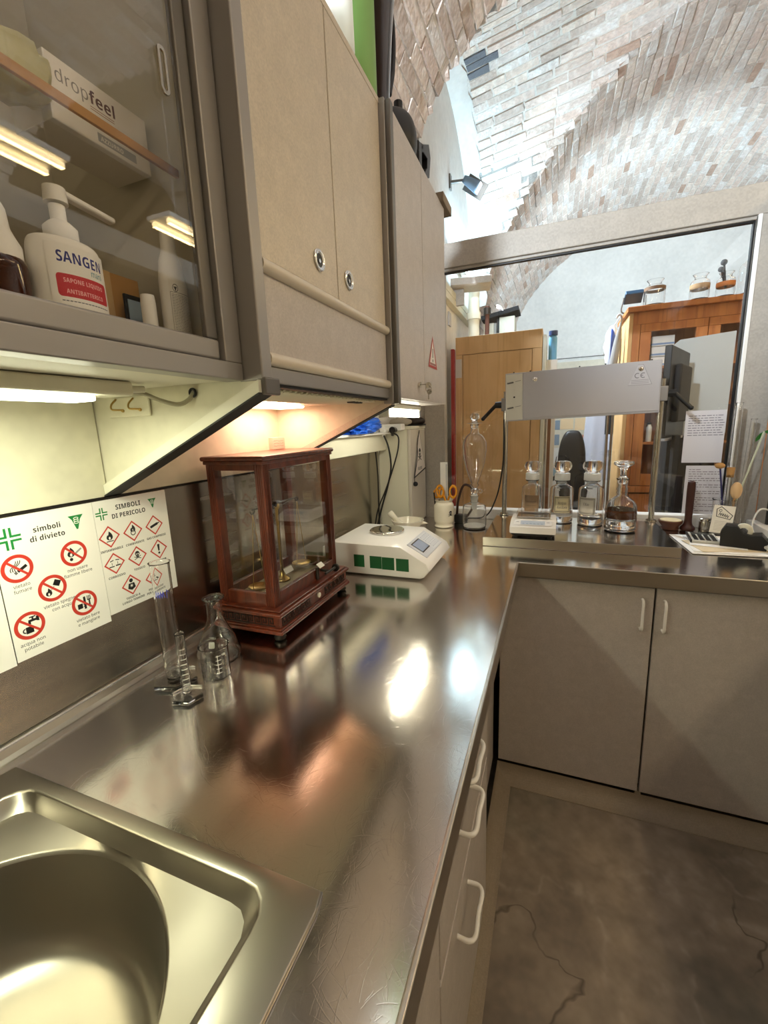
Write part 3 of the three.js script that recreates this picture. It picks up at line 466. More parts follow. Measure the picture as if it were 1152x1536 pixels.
// ------------------------------------------------------------------ key cabinet
{
  const c = thing('wall_cabinet', 'grey two-door wall cabinet with keys in its lock and warning triangle', 'cabinet', [0.2, 1.463, -1.21]);
  wb(c, 'body', M.laminate, 0.002, 0.376, 1.465, 2.15, -1.48, -0.94, 0.001);
  const dl = wb(c, 'door', M.laminate, 0.378, 0.397, 1.466, 2.149, -1.184, -0.941, 0.0015), dr = wb(c, 'door', M.laminate, 0.378, 0.397, 1.466, 2.149, -1.479, -1.187, 0.0015);
  for (const z of [-1.118, -1.2]) part(c, 'lock', (() => { const g = cyl(0.008, 0.009, 0.008, 20); g.rotateZ(Math.PI / 2); return g; })(), M.chrome, [0.2, 1.513 - 1.463, z + 1.21]);
  const k = part(c, 'key', merge([boxG(0.024, 0.003, 0.008, 0.001).translate(0.216, 0.05, 0.092), cyl(0.009, 0.009, 0.002, 18).rotateX(Math.PI / 2).rotateY(0.6).translate(0.228, 0.047, 0.092)]), M.steelRod);
  part(c, 'key', merge([(() => { const t = new THREE.TorusGeometry(0.009, 0.0012, 8, 24); t.translate(0.228, 0.037, 0.092); return t; })(), boxG(0.002, 0.026, 0.006, 0.0006).translate(0.226, 0.018, 0.085), cyl(0.008, 0.008, 0.002, 18).rotateX(Math.PI / 2).translate(0.228, 0.028, 0.083)]), M.steelRod);
  const tri = thing('warning_sticker', 'red and white warning triangle sticker on the key cabinet door', 'sticker', [0.3978, 1.58, -1.29]);
  const s = new THREE.Shape([new THREE.Vector2(-0.058, 0), new THREE.Vector2(0.058, 0), new THREE.Vector2(0, 0.106)]); const sg = new THREE.ShapeGeometry(s); const uv = sg.attributes.uv; for (let i = 0; i < uv.count; i++) uv.setXY(i, uv.getX(i) / 0.116 + 0.5, uv.getY(i) / 0.106);
  part(tri, 'triangle', sg, printed(canvasTex(256, 234, (x, w, h) => { x.fillStyle = '#b5483f'; x.fillRect(0, 0, w, h); x.fillStyle = '#e8e3da'; x.beginPath(); x.moveTo(128, 34); x.lineTo(40, 214); x.lineTo(216, 214); x.fill(); x.fillStyle = '#3a3835'; x.fillRect(119, 92, 18, 66); x.beginPath(); x.arc(128, 178, 11, 0, 7); x.fill(); x.fillStyle = '#9a6a60'; x.fillRect(46, 196, 164, 16); })), [0, 0, 0], [0, Math.PI / 2, 0]);
  const l = thing('strip_lamp', 'short fluorescent tube lamp under the key cabinet', 'lamp', [0.28, 1.465, -1.28]);
  wb(l, 'housing', M.creamMetal, 0.25, 0.3, 1.448, 1.464, -1.47, -1.1, 0.003); for (const z of [-1.46, -1.11]) wb(l, 'end_cap', M.chrome, 0.262, 0.298, 1.418, 1.448, z - 0.006, z + 0.006, 0.003);
  part(l, 'tube', rod([0, -0.031, -0.172], [0, -0.031, 0.165], 0.013, 20), glow(LAMP.shelf.c, 9));
  rectLight(l, LAMP.shelf, 0.026, 0.33, [0, -0.0455, 0]);
}
// ------------------------------------------------------------------ things on top of the cabinets
{
  const g = thing('cardboard_tube', 'bright green cardboard tube standing on top of the hood', 'tube', [0.33, 2.163, -0.893]); part(g, 'tube', lathe([[0.038, 0], [0.044, 0], [0.044, 0.42], [0.038, 0.42], [0.038, 0.002]], 32), M.green);
  const w = thing('plastic_bottle', 'translucent white bottle standing beside the green tube', 'bottle', [0.325, 2.163, -0.78]); part(w, 'body', lathe([[0, 0], [0.042, 0], [0.044, 0.02], [0.042, 0.25], [0.02, 0.31], [0.02, 0.36], [0, 0.36]], 28), M.frost); part(w, 'cap', cyl(0.022, 0.022, 0.03, 20), M.white, [0, 0.375, 0]);
  const d = thing('dark_vase', 'dark brown glossy tapering vase on the key cabinet', 'vase', [0.325, 2.151, -1.03]); part(d, 'body', lathe(smoothPts([[0.02, 0], [0.03, 0.006], [0.034, 0.1], [0.046, 0.25], [0.058, 0.36], [0.05, 0.42]], 40), 32), phy({ color: 0x1d0d0b, roughness: 0.15, clearcoat: 1, clearcoatRoughness: 0.05, side: THREE.DoubleSide })); part(d, 'handle', tube([[0.02, 0.36, -0.055], [0.02, 0.3, -0.085], [0.02, 0.2, -0.075], [0.02, 0.12, -0.04]], 0.007, 30, 10), M.black);
  const k = thing('iron_kettle', 'black cast iron vessel with curved handles on the key cabinet', 'instrument', [0.32, 2.151, -1.165]);
  part(k, 'body', lathe(smoothPts([[0, 0], [0.04, 0.002], [0.066, 0.03], [0.07, 0.07], [0.056, 0.115], [0.03, 0.135], [0, 0.14]], 36), 32), M.black); part(k, 'knob', merge([cyl(0.013, 0.013, 0.022, 18).translate(0.015, 0.155, -0.01), cyl(0.009, 0.009, 0.02, 18).translate(0.015, 0.14, -0.01)]), M.black);
  part(k, 'handle', tube([[0.02, 0.1, -0.05], [0.02, 0.145, -0.085], [0.02, 0.15, -0.13], [0.02, 0.11, -0.15], [0.02, 0.05, -0.135], [0.02, 0.01, -0.13]], 0.008, 40, 10), M.black);
  const b = thing('iron_stand', 'black iron stand with hooked arm next to the vessel', 'instrument', [0.335, 2.151, -1.352]);
  part(b, 'upright', boxG(0.03, 0.15, 0.035, 0.004), M.black, [0, 0.077, 0]); part(b, 'base', boxG(0.06, 0.012, 0.06, 0.004), M.black, [0, 0.006, 0]);
  part(b, 'arm', (() => { const q = extr([[-0.015, 0.12], [-0.01, 0.148], [0.04, 0.165], [0.11, 0.2], [0.13, 0.17], [0.11, 0.1], [0.06, 0.075], [0.055, 0.09], [0.085, 0.115], [0.09, 0.15], [0.04, 0.145], [-0.02, 0.12], [-0.015, 0.1]], 0.025, 0.002); q.rotateY(Math.PI / 2); q.translate(-0.0125, 0, 0); return q; })(), M.black);
  const t = thing('wooden_tray', 'shallow grey brown wooden tray on the far end of the key cabinet', 'tray', [0.3, 2.151, -1.49]); part(t, 'board', boxG(0.2, 0.006, 0.13, 0.002), M.trayWood, [0, 0.003, 0]); for (const z of [-0.061, 0.061]) part(t, 'rim', boxG(0.2, 0.03, 0.008, 0.002), M.trayWood, [0, 0.015, z]); part(t, 'rim', boxG(0.008, 0.03, 0.13, 0.002), M.trayWood, [0.104, 0.015, 0]);
}
{
  const fl = thing('floodlight', 'floodlight standing on the display cabinet, aimed at the vault', 'lamp', [0.2, 2.327, 0.42]);
  part(fl, 'bracket', tube([[-0.055, 0.1, 0], [-0.06, 0.008, 0], [0.06, 0.008, 0], [0.055, 0.1, 0]], 0.005, 40, 8), M.aluDark);
  const fb = part(fl, 'lamp_body', boxG(0.1, 0.03, 0.1, 0.005), M.aluDark, [0, 0.1, 0], [-0.6, 0, -0.4]); part(fb, 'lamp_lens', boxG(0.085, 0.003, 0.085, 0.001), glow(LAMP.second.c, 6), [0, 0.0165, 0]);
  spotLight(fl, LAMP.second, [0.02, 0.14, -0.03], [1.5, 1.25, -2.6], 1.05, 3);
}
// spotlight on the lunette wall
{
  const f = thing('wall_spotlight', 'small blue grey spotlight on a bracket on the lunette wall', 'lamp', [0.0, 3.16, -3.36]);
  part(f, 'wall_plate', boxG(0.012, 0.1, 0.05, 0.003), M.aluDark, [0.006, 0, 0]); part(f, 'arm', rod([0.01, 0, 0], [0.1, 0.0, -0.02], 0.012), M.aluDark);
  const hd = part(f, 'lamp_body', (() => { const g = lathe([[0, -0.07], [0.03, -0.07], [0.036, -0.05], [0.055, 0.05], [0.055, 0.06], [0, 0.06]], 4); g.rotateY(Math.PI / 4); return g; })(), std({ color: 0x7d8ea0, metalness: 0.3, roughness: 0.5 }), [0.16, -0.03, -0.03], [0.2, 0, -2.2]);
  part(hd, 'visor', boxG(0.11, 0.006, 0.16, 0.002), M.aluDark, [0, 0.02, -0.055], [1.45, 0, 0]);
  part(hd, 'lamp_lens', boxG(0.07, 0.004, 0.07, 0.001), glow(LAMP.flood.c, 3), [0, 0.0625, 0]);
  spotLight(f, LAMP.flood, [0.225, -0.085, -0.03], [2.0, -1.6, -0.3], 1.15, 4);
}
// ------------------------------------------------------------------ safety posters
const G = {
  cross(x, cx, cy, s) { x.fillStyle = '#17803a'; x.fillRect(cx - s, cy - s * 0.3, 2 * s, s * 0.6); x.fillRect(cx - s * 0.3, cy - s, s * 0.6, 2 * s); x.fillStyle = '#f4f2ec'; x.fillRect(cx - s, cy - s * 0.1, 2 * s, s * 0.2); x.fillRect(cx - s * 0.1, cy - s, s * 0.2, 2 * s); },
  wand(x, cx, cy, s) { x.fillStyle = '#17803a'; x.beginPath(); x.moveTo(cx - s, cy - s * 0.9); x.lineTo(cx + s, cy - s * 0.9); x.lineTo(cx + s * 0.55, cy - s * 0.35); x.lineTo(cx + s * 0.1, cy + s); x.lineTo(cx - s * 0.1, cy + s); x.lineTo(cx - s * 0.55, cy - s * 0.35); x.fill(); x.strokeStyle = '#f4f2ec'; x.lineWidth = s * 0.1; for (const k of [-0.4, 0, 0.4]) { x.beginPath(); x.ellipse(cx, cy + k * s * 0.7 - s * 0.2, s * 0.3, s * 0.14, 0, 0, 7); x.stroke(); } },
  ban(x, cx, cy, r) { x.strokeStyle = '#c8382a'; x.lineWidth = r * 0.24; x.beginPath(); x.arc(cx, cy, r * 0.88, 0, 7); x.stroke(); x.lineWidth = r * 0.16; x.beginPath(); x.moveTo(cx - r * 0.62, cy - r * 0.62); x.lineTo(cx + r * 0.62, cy + r * 0.62); x.stroke(); },
  dia(x, cx, cy, r) { x.strokeStyle = '#c8382a'; x.lineWidth = r * 0.13; x.lineJoin = 'miter'; x.beginPath(); x.moveTo(cx, cy - r); x.lineTo(cx + r, cy); x.lineTo(cx, cy + r); x.lineTo(cx - r, cy); x.closePath(); x.stroke(); x.fillStyle = '#111'; },
  flame(x, cx, cy, s) { x.fillStyle = '#111'; x.beginPath(); x.moveTo(cx, cy - s); x.bezierCurveTo(cx + s * 0.9, cy - s * 0.2, cx + s * 0.8, cy + s * 0.7, cx, cy + s * 0.75); x.bezierCurveTo(cx - s * 0.9, cy + s * 0.6, cx - s * 0.6, cy - s * 0.1, cx - s * 0.35, cy - s * 0.3); x.bezierCurveTo(cx - s * 0.2, cy - s * 0.05, cx - s * 0.1, cy - s * 0.5, cx, cy - s); x.fill(); x.fillStyle = '#f4f2ec'; x.beginPath(); x.ellipse(cx, cy + s * 0.35, s * 0.2, s * 0.3, 0, 0, 7); x.fill(); },
  skull(x, cx, cy, s) { x.fillStyle = '#111'; x.beginPath(); x.ellipse(cx, cy - s * 0.3, s * 0.5, s * 0.52, 0, 0, 7); x.fill(); x.fillRect(cx - s * 0.27, cy, s * 0.54, s * 0.42); x.fillStyle = '#f4f2ec'; for (const k of [-1, 1]) { x.beginPath(); x.ellipse(cx + k * s * 0.2, cy - s * 0.22, s * 0.13, s * 0.15, 0, 0, 7); x.fill(); } x.fillRect(cx - s * 0.04, cy + 0.05 * s, s * 0.08, s * 0.12); x.strokeStyle = '#111'; x.lineWidth = s * 0.13; for (const k of [-1, 1]) { x.beginPath(); x.moveTo(cx - k * s * 0.75, cy + s * 0.25); x.lineTo(cx + k * s * 0.75, cy + s * 0.85); x.stroke(); } },
};
function board(name, label, z0, z1, y0, y1, tex, x = 0.009) {
  const t = thing(name, label, 'sign', [x, y0, (z0 + z1) / 2]); const w = Math.abs(z1 - z0), h = y1 - y0;
  part(t, 'plate', boxG(0.002, h, w, 0.0008), M.white, [0.001, h / 2, 0]);
  part(t, 'print', new THREE.PlaneGeometry(w, h), printed(tex, { roughness: 0.35 }), [0.0023, h / 2, 0], [0, Math.PI / 2, 0]); return t;
}
board('prohibition_sign', 'white panel of red prohibition symbols headed simboli di divieto', -0.1505, -0.3085, 1.041, 1.2735, canvasTex(800, 1170, (x, w, h) => {
  x.fillStyle = '#f4f2ec'; x.fillRect(0, 0, w, h); x.textAlign = 'center'; x.fillStyle = '#1c1c1c'; x.font = 'bold 62px sans-serif'; x.fillText('simboli', 398, 160); x.fillText('di divieto', 392, 236); G.cross(x, 112, 170, 88); G.wand(x, 640, 145, 66);
  const cap = (l, cx, y) => { x.fillStyle = '#1c1c1c'; x.font = '40px sans-serif'; l.forEach((t, i) => x.fillText(t, cx, y + i * 44)); };
  const at = (cx, cy, f) => { x.save(); x.translate(cx, cy); f(); x.restore(); G.ban(x, cx, cy, 114); };
  at(129, 416, () => { x.fillStyle = '#111'; x.save(); x.rotate(-0.5); x.fillRect(-14, 10, 78, 24); x.fillStyle = '#666'; x.fillRect(-40, 10, 20, 24); x.restore(); x.strokeStyle = '#111'; x.lineWidth = 6; for (const k of [0, 15, 30]) { x.beginPath(); x.moveTo(-46 + k, 20); x.bezierCurveTo(-70 + k, -20, 0 + k, -20, -4 + k, -62); x.stroke(); } }); cap(['vietato', 'fumare'], 136, 572);
  at(572, 419, () => { G.flame(x, -26, -10, 50); x.save(); x.rotate(-0.55); x.fillStyle = '#999'; x.fillRect(-10, 0, 84, 16); x.restore(); x.fillStyle = '#111'; x.beginPath(); x.arc(-30, 48, 14, 0, 7); x.fill(); }); cap(['non usare', 'fiamme libere'], 580, 574);
  at(350, 662, () => { G.flame(x, -36, 30, 40); x.save(); x.translate(40, -34); x.rotate(0.5); x.fillStyle = '#111'; x.fillRect(-28, -26, 54, 50); x.restore(); x.strokeStyle = '#777'; x.lineWidth = 5; x.beginPath(); x.moveTo(14, -12); x.lineTo(-20, 20); x.stroke(); }); cap(['vietato spegnere', 'con acqua'], 404, 818);
  at(132, 904, () => { x.fillStyle = '#111'; x.fillRect(-34, 8, 56, 56); x.strokeStyle = '#111'; x.lineWidth = 9; x.beginPath(); x.arc(-38, 34, 16, 1.4, 4.8); x.stroke(); x.fillRect(-6, -46, 66, 20); x.fillRect(20, -66, 14, 24); x.fillRect(4, -70, 46, 10); x.fillRect(-8, -34, 18, 26); x.beginPath(); x.moveTo(52, -58); x.lineTo(74, -66); x.lineTo(74, -14); x.lineTo(52, -22); x.fill(); }); cap(['acqua non', 'potabile'], 132, 1060);
  at(585, 892, () => { x.fillStyle = '#111'; x.fillRect(-64, -2, 44, 46); x.strokeStyle = '#111'; x.lineWidth = 6; x.beginPath(); x.arc(-16, 20, 12, -1.4, 1.4); x.stroke(); x.fillRect(-8, -58, 20, 116); x.fillRect(36, -20, 14, 76); x.fillRect(26, -58, 7, 40); x.fillRect(39, -58, 7, 40); x.fillRect(52, -58, 7, 40); x.fillRect(26, -24, 33, 10); }); cap(['vietato bere', 'e mangiare'], 596, 1046);
}));
board('hazard_sign', 'white panel of red diamond hazard symbols headed simboli di pericolo', -0.3095, -0.4695, 1.052, 1.2735, canvasTex(800, 1110, (x, w, h) => {
  x.fillStyle = '#f4f2ec'; x.fillRect(0, 0, w, h); x.textAlign = 'center'; x.fillStyle = '#1c1c1c'; x.font = 'bold 66px sans-serif'; x.fillText('SIMBOLI', 352, 110); x.font = 'bold 60px sans-serif'; x.fillText('DI PERICOLO', 350, 190); G.cross(x, 72, 125, 58); G.wand(x, 626, 113, 50);
  const cap = (l, cx, y) => { x.fillStyle = '#1c1c1c'; x.font = 'bold 31px sans-serif'; l.forEach((t, i) => x.fillText(t, cx, y + i * 35)); };
  const at = (cx, cy, f) => { x.save(); x.translate(cx + 18, cy); x.fillStyle = '#111'; f(); x.restore(); G.dia(x, cx + 18, cy, 98); };
  at(94, 354, () => { G.flame(x, 0, -4, 50); x.fillStyle = '#111'; x.fillRect(-36, 40, 72, 8); }); cap(['INFIAMMABILE'], 118, 494);
  at(343, 356, () => { G.flame(x, 0, -22, 44); x.strokeStyle = '#111'; x.lineWidth = 8; x.beginPath(); x.arc(0, 16, 24, 0, 7); x.stroke(); x.fillRect(-30, 44, 60, 8); }); cap(['COMBURENTE'], 366, 494);
  at(595, 352, () => { x.rotate(-0.3); x.beginPath(); x.roundRect(-52, -12, 96, 26, 8); x.fill(); x.fillRect(44, -5, 20, 12); }); cap(['GAS COMPRESSI'], 620, 490);
  at(102, 622, () => { x.fillRect(-58, 22, 52, 10); x.fillRect(8, 18, 50, 12); x.lineWidth = 8; x.strokeStyle = '#111'; x.beginPath(); x.moveTo(-44, -26); x.lineTo(-8, -34); x.moveTo(50, -26); x.lineTo(12, -34); x.stroke(); x.fillRect(-30, -12, 5, 26); x.fillRect(28, -12, 5, 26); }); cap(['CORROSIVO'], 124, 764);
  at(351, 624, () => G.skull(x, 0, -14, 50)); cap(['TOSSICO'], 372, 764);
  at(608, 620, () => { x.beginPath(); x.moveTo(-14, -54); x.lineTo(14, -54); x.lineTo(8, 18); x.lineTo(-8, 18); x.fill(); x.beginPath(); x.arc(0, 40, 12, 0, 7); x.fill(); }); x.fillStyle = '#1c1c1c'; for (let q = 566; q < 690; q += 20) x.fillRect(q, 736, 15, 20);
  at(238, 888, () => { x.beginPath(); x.arc(0, -44, 20, 0, 7); x.fill(); x.beginPath(); x.moveTo(-42, 34); x.lineTo(-30, -16); x.lineTo(30, -16); x.lineTo(42, 34); x.lineTo(0, 56); x.fill(); x.fillStyle = '#f4f2ec'; x.beginPath(); for (let k = 0; k < 12; k++) { const r = k % 2 ? 8 : 22; x.lineTo(r * Math.cos(k * Math.PI / 6), 10 + r * Math.sin(k * Math.PI / 6)); } x.fill(); }); cap(['TOSSICO A', 'LUNGO TERMINE'], 256, 1026);
  at(505, 900, () => { x.fillRect(-56, 30, 80, 7); x.fillRect(-36, -46, 8, 76); x.fillRect(-50, -20, 40, 6); x.fillRect(-46, -36, 20, 6); x.beginPath(); x.ellipse(20, 14, 24, 9, 0.4, 0, 7); x.fill(); }); cap(['PERICOLOSO', "PER L'AMBIENTE"], 530, 1030);
}));
board('notice_sheet', 'plain white sheet at the edge left of the prohibition panel', 0.01, -0.1485, 1.038, 1.262, canvasTex(64, 64, (x) => { x.fillStyle = '#f1efe9'; x.fillRect(0, 0, 64, 64); }));

// ------------------------------------------------------------------ laboratory glassware on the left worktop
const CT = 0.901;
function hexFoot(r, h) { const s = []; for (let i = 0; i < 6; i++) s.push([r * Math.cos(i * Math.PI / 3 + 0.3), r * Math.sin(i * Math.PI / 3 + 0.3)]); const g = extr(s, h, 0.0015); g.rotateX(-Math.PI / 2); g.translate(0, 0.0015, 0); return g; }
function cylinderGlass(name, label, pos, r, h, foot, marks) {
  const t = thing(name, label, 'glassware', pos);
  part(t, 'foot', hexFoot(foot, 0.005), M.glass);
  part(t, 'tube', vessel([[r * 0.7, 0.009], [r, 0.014], [r, h - 0.008], [r * 1.03, h - 0.003], [r * 1.15, h]], 0.0013, 0.004, 32), M.glass);
  part(t, 'stem', lathe([[0, 0.0085], [r * 0.9, 0.0085], [r * 0.7, 0.0095], [0, 0.0095]], 20), M.glass);
  if (marks) for (let i = 0; i < 8; i++) part(t, 'graduation', new THREE.TorusGeometry(r + 0.0002, 0.0004, 6, 16, 1.2).rotateX(Math.PI / 2), std({ color: 0xdedbd0, roughness: 0.6 }), [0, 0.03 + i * (h - 0.05) / 8, 0]);
  return t;
}
cylinderGlass('measuring_cylinder', 'short narrow measuring cylinder with hexagonal foot, nearest of the glassware', [0.165, CT, -0.324], 0.0085, 0.13, 0.029, true);
{
  const t = cylinderGlass('measuring_cylinder', 'tall measuring cylinder with blue marker writing in front of hazard panel', [0.097, CT, -0.36], 0.0175, 0.25, 0.043, false);
  part(t, 'marker_writing', new THREE.CylinderGeometry(0.0179, 0.0179, 0.03, 16, 1, true, -0.3, 1.9), std({ color: 0xffffff, roughness: 0.7, transparent: true, map: canvasTex(256, 128, (x, w, h) => { x.clearRect(0, 0, w, h); x.strokeStyle = '#3b46b4'; x.lineWidth = 7; x.lineCap = 'round'; x.beginPath(); x.moveTo(30, 80); for (let i = 0; i < 9; i++) x.lineTo(40 + i * 16, i % 2 ? 40 : 90); x.stroke(); x.beginPath(); x.moveTo(200, 30); x.lineTo(196, 100); x.moveTo(200, 34); x.lineTo(224, 50); x.stroke(); }) }), [0, 0.19, 0]);
}
{
  const e = thing('erlenmeyer_flask', 'conical glass flask with flared lip beside the balance case', 'glassware', [0.118, CT, -0.462]);
  const prof = [...smoothPts([[0.038, 0.0], [0.045, 0.004], [0.0465, 0.012], [0.041, 0.032], [0.029, 0.062], [0.0188, 0.086], [0.0165, 0.097], [0.0163, 0.132]], 40), [0.0185, 0.136], [0.0225, 0.139]];
  part(e, 'body', vessel(prof, 0.0014, 0.002, 48), M.glass);
  part(e, 'etched_label', new THREE.CylinderGeometry(0.0285, 0.0365, 0.028, 16, 1, true, 0.1, 0.9), std({ color: 0xe8e6df, transparent: true, roughness: 0.8, map: canvasTex(256, 192, (x, w, h) => { x.clearRect(0, 0, w, h); x.fillStyle = 'rgba(240,238,230,0.95)'; for (const y of [24, 48]) for (let q = 20; q < 150; q += 16) x.fillRect(q, y, 11, 13); x.beginPath(); x.roundRect(20, 90, 110, 90, 20); x.fill(); }) }), [0, 0.05, 0]);
  part(e, 'lip', new THREE.TorusGeometry(0.0215, 0.0018, 10, 40).rotateX(Math.PI / 2), M.glass, [0, 0.139, 0]);
  const b = thing('beaker', 'small glass beaker with white graduations in front of the conical flask', 'glassware', [0.166, CT, -0.4]);
  part(b, 'body', vessel([[0.026, 0], [0.0275, 0.003], [0.0275, 0.064], [0.0285, 0.067], [0.03, 0.068]], 0.0013, 0.002, 40), M.glass);
  part(b, 'graduations', new THREE.CylinderGeometry(0.0279, 0.0279, 0.05, 20, 1, true, 0.2, 1.6), std({ color: 0xffffff, transparent: true, roughness: 0.8, map: canvasTex(256, 256, (x, w, h) => { x.clearRect(0, 0, w, h); x.fillStyle = 'rgba(245,243,236,0.95)'; x.strokeStyle = x.fillStyle; x.lineWidth = 5; x.beginPath(); x.moveTo(120, 20); x.lineTo(120, 230); x.stroke(); for (let i = 0; i < 5; i++) { x.fillRect(100, 30 + i * 46, 60, 5); } x.font = 'bold 30px sans-serif'; x.fillText('100', 168, 42); }) }), [0, 0.035, 0]);
}
// ------------------------------------------------------------------ antique balance in its glazed mahogany case
{
  const X0 = 0.02, X1 = 0.222, Z0 = -0.915, Z1 = -0.552, yB = 0.918, yT = 0.972, cT = 1.325;
  const v = thing('balance_case', 'glazed mahogany case with an antique beam balance and carved key-pattern base', 'balance', [0.117, 0.901, -0.734]);
  const P = (n, g, m) => part(v, n, g, m), o = v.position;
  for (const x of [X0 + 0.02, X1 - 0.02]) for (const z of [Z0 + 0.02, Z1 - 0.02]) part(v, 'foot', lathe([[0, 0], [0.012, 0], [0.015, 0.006], [0.011, 0.011], [0.014, 0.014], [0.014, 0.0175], [0, 0.0175]], 24), M.darkMetal, [x - o.x, 0, z - o.z]);
  wb(v, 'base_moulding', M.woodLight, X0, X1, yB, yB + 0.01, Z0, Z1, 0.004); wb(v, 'base_moulding', M.woodLight, X0 + 0.004, X1 - 0.004, yB + 0.01, yB + 0.015, Z0 + 0.004, Z1 - 0.004, 0.002);
  const drw = wb(v, 'base_drawer', M.wood, X0 + 0.008, X1 - 0.008, yB + 0.014, yT - 0.01, Z0 + 0.008, Z1 - 0.008, 0.002);
  wb(v, 'top_moulding', M.wood, X0, X1, yT - 0.011, yT - 0.001, Z0, Z1, 0.004); wb(v, 'top_moulding', M.wood, X0 + 0.008, X1 - 0.008, yT - 0.001, yT + 0.004, Z0 + 0.008, Z1 - 0.008, 0.002);
  // carved key frieze in relief on the two visible faces
  const key = (n, w, h) => { const gs = []; const u = w / n; const q = (x0, x1, y0, y1) => gs.push(new THREE.BoxGeometry(x1 - x0, y1 - y0, 0.0016).translate((x0 + x1) / 2, (y0 + y1) / 2, 0.0008)); const t = h / 7; for (let i = 0; i < n; i++) { const x = i * u; q(x, x + t, 0, h); q(x, x + u - t * 1.2, h - t, h); q(x + u - 2.2 * t, x + u - 1.2 * t, 2 * t, h); q(x + 2 * t, x + u - 1.2 * t, 2 * t, 3 * t); q(x + 2 * t, x + 3 * t, 2 * t, h - 2 * t); q(x, x + u, 0, t); } return merge(gs); };
  part(drw, 'key_frieze', key(8, X1 - X0 - 0.045, 0.021), M.woodDark, [-(X1 - X0 - 0.045) / 2, -0.0105, (Z1 - Z0) / 2 - 0.008]);
  part(drw, 'key_frieze', key(6, 0.13, 0.021).rotateY(Math.PI / 2), M.woodDark, [(X1 - X0) / 2 - 0.008, -0.0105, 0.166]); part(drw, 'key_frieze', key(5, 0.12, 0.021).rotateY(Math.PI / 2), M.woodDark, [(X1 - X0) / 2 - 0.008, -0.0105, -0.04]);
  part(drw, 'ivory_button', cyl(0.007, 0.007, 0.004, 20).rotateZ(Math.PI / 2), M.porcelain, [(X1 - X0) / 2 - 0.006, 0.001, -0.005]);
  // case frame
  const cx0 = X0 + 0.012, cx1 = X1 - 0.028, cz0 = Z0 + 0.026, cz1 = Z1 - 0.022, s = 0.024, y0 = yT + 0.003;
  for (const x of [cx0, cx1 - s]) for (const z of [cz0, cz1 - s]) { const p = wb(v, 'corner_post', M.wood, x, x + s, y0, cT, z, z + s, 0.002); for (const k of [-0.005, 0, 0.005]) { if (x > 0.1) part(p, 'reed', rod([s / 2, -0.17, k], [s / 2, 0.17, k], 0.0016, 8), M.wood); part(p, 'reed', rod([k, -0.17, z > -0.7 ? s / 2 : -s / 2], [k, 0.17, z > -0.7 ? s / 2 : -s / 2], 0.0016, 8), M.wood); } }
  const rails = (y, h) => { for (const z of [cz0, cz1 - 0.014]) wb(v, 'rail', M.wood, cx0 + s, cx1 - s, y, y + h, z, z + 0.014, 0.002); for (const x of [cx0, cx1 - 0.014]) wb(v, 'rail', M.wood, x, x + 0.014, y, y + h, cz0 + s, cz1 - s, 0.002); };
  rails(y0, 0.034); rails(cT - 0.022, 0.022);
  wb(v, 'case_floor', std({ color: 0x9b8b6c, roughness: 0.7 }), cx0 + 0.01, cx1 - 0.01, y0, y0 + 0.006, cz0 + 0.01, cz1 - 0.01, 0);
  for (const [x, n] of [[cx0 + 0.007, 0], [cx1 - 0.007, 1]]) wb(v, 'pane', M.pane, x - 0.001, x + 0.001, y0 + 0.03, cT - 0.02, cz0 + s, cz1 - s, 0);
  for (const z of [cz0 + 0.007, cz1 - 0.007]) wb(v, 'pane', M.pane, cx0 + s, cx1 - s, y0 + 0.03, cT - 0.02, z - 0.001, z + 0.001, 0);
  wb(v, 'top_board', M.wood, cx0 - 0.009, cx1 + 0.009, cT, cT + 0.011, cz0 - 0.009, cz1 + 0.009, 0.005); wb(v, 'top_board', M.wood, cx0 - 0.004, cx1 + 0.004, cT - 0.008, cT, cz0 - 0.004, cz1 + 0.004, 0.002);
  // the balance itself
  const bx = 0.105 - o.x, bz = -0.735 - o.z, by = y0 + 0.006 - o.y;
  const col = part(v, 'column', lathe([[0, 0], [0.022, 0], [0.02, 0.006], [0.008, 0.014], [0.0045, 0.03], [0.0045, 0.2], [0.008, 0.206], [0.008, 0.214], [0.004, 0.22], [0, 0.22]], 24), M.brass, [bx, by, bz]);
  part(col, 'pointer', rod([0.006, 0.2, 0], [0.006, 0.03, 0.006], 0.0008, 6), M.darkMetal); part(col, 'scale_plate', boxG(0.003, 0.016, 0.036, 0.001), M.porcelain, [0.022, 0.032, 0], [0, 0, 0.5]);
  part(v, 'beam', merge([rod([bx, by + 0.218, bz - 0.1], [bx, by + 0.218, bz + 0.1], 0.0022, 8), rod([bx, by + 0.205, bz], [bx, by + 0.218, bz - 0.09], 0.0014, 8), rod([bx, by + 0.205, bz], [bx, by + 0.218, bz + 0.09], 0.0014, 8), boxG(0.012, 0.016, 0.016, 0.003).translate(bx, by + 0.216, bz)]), M.darkMetal);
  for (const k of [-1, 1]) { const z = bz + k * 0.1; part(v, 'stirrup', new THREE.TorusGeometry(0.008, 0.0018, 8, 20, Math.PI).rotateZ(Math.PI).rotateY(Math.PI / 2), M.darkMetal, [bx, by + 0.216, z]); part(v, 'hanger', merge([rod([bx, by + 0.208, z], [bx, by + 0.02, z - 0.024], 0.0009, 6), rod([bx, by + 0.208, z], [bx, by + 0.02, z + 0.024], 0.0009, 6)]), M.brass); part(v, 'pan', lathe([[0, 0.013], [0.02, 0.014], [0.028, 0.021], [0.0285, 0.02], [0.021, 0.0125], [0, 0.0115]], 32), M.brass, [bx, by, z]); }
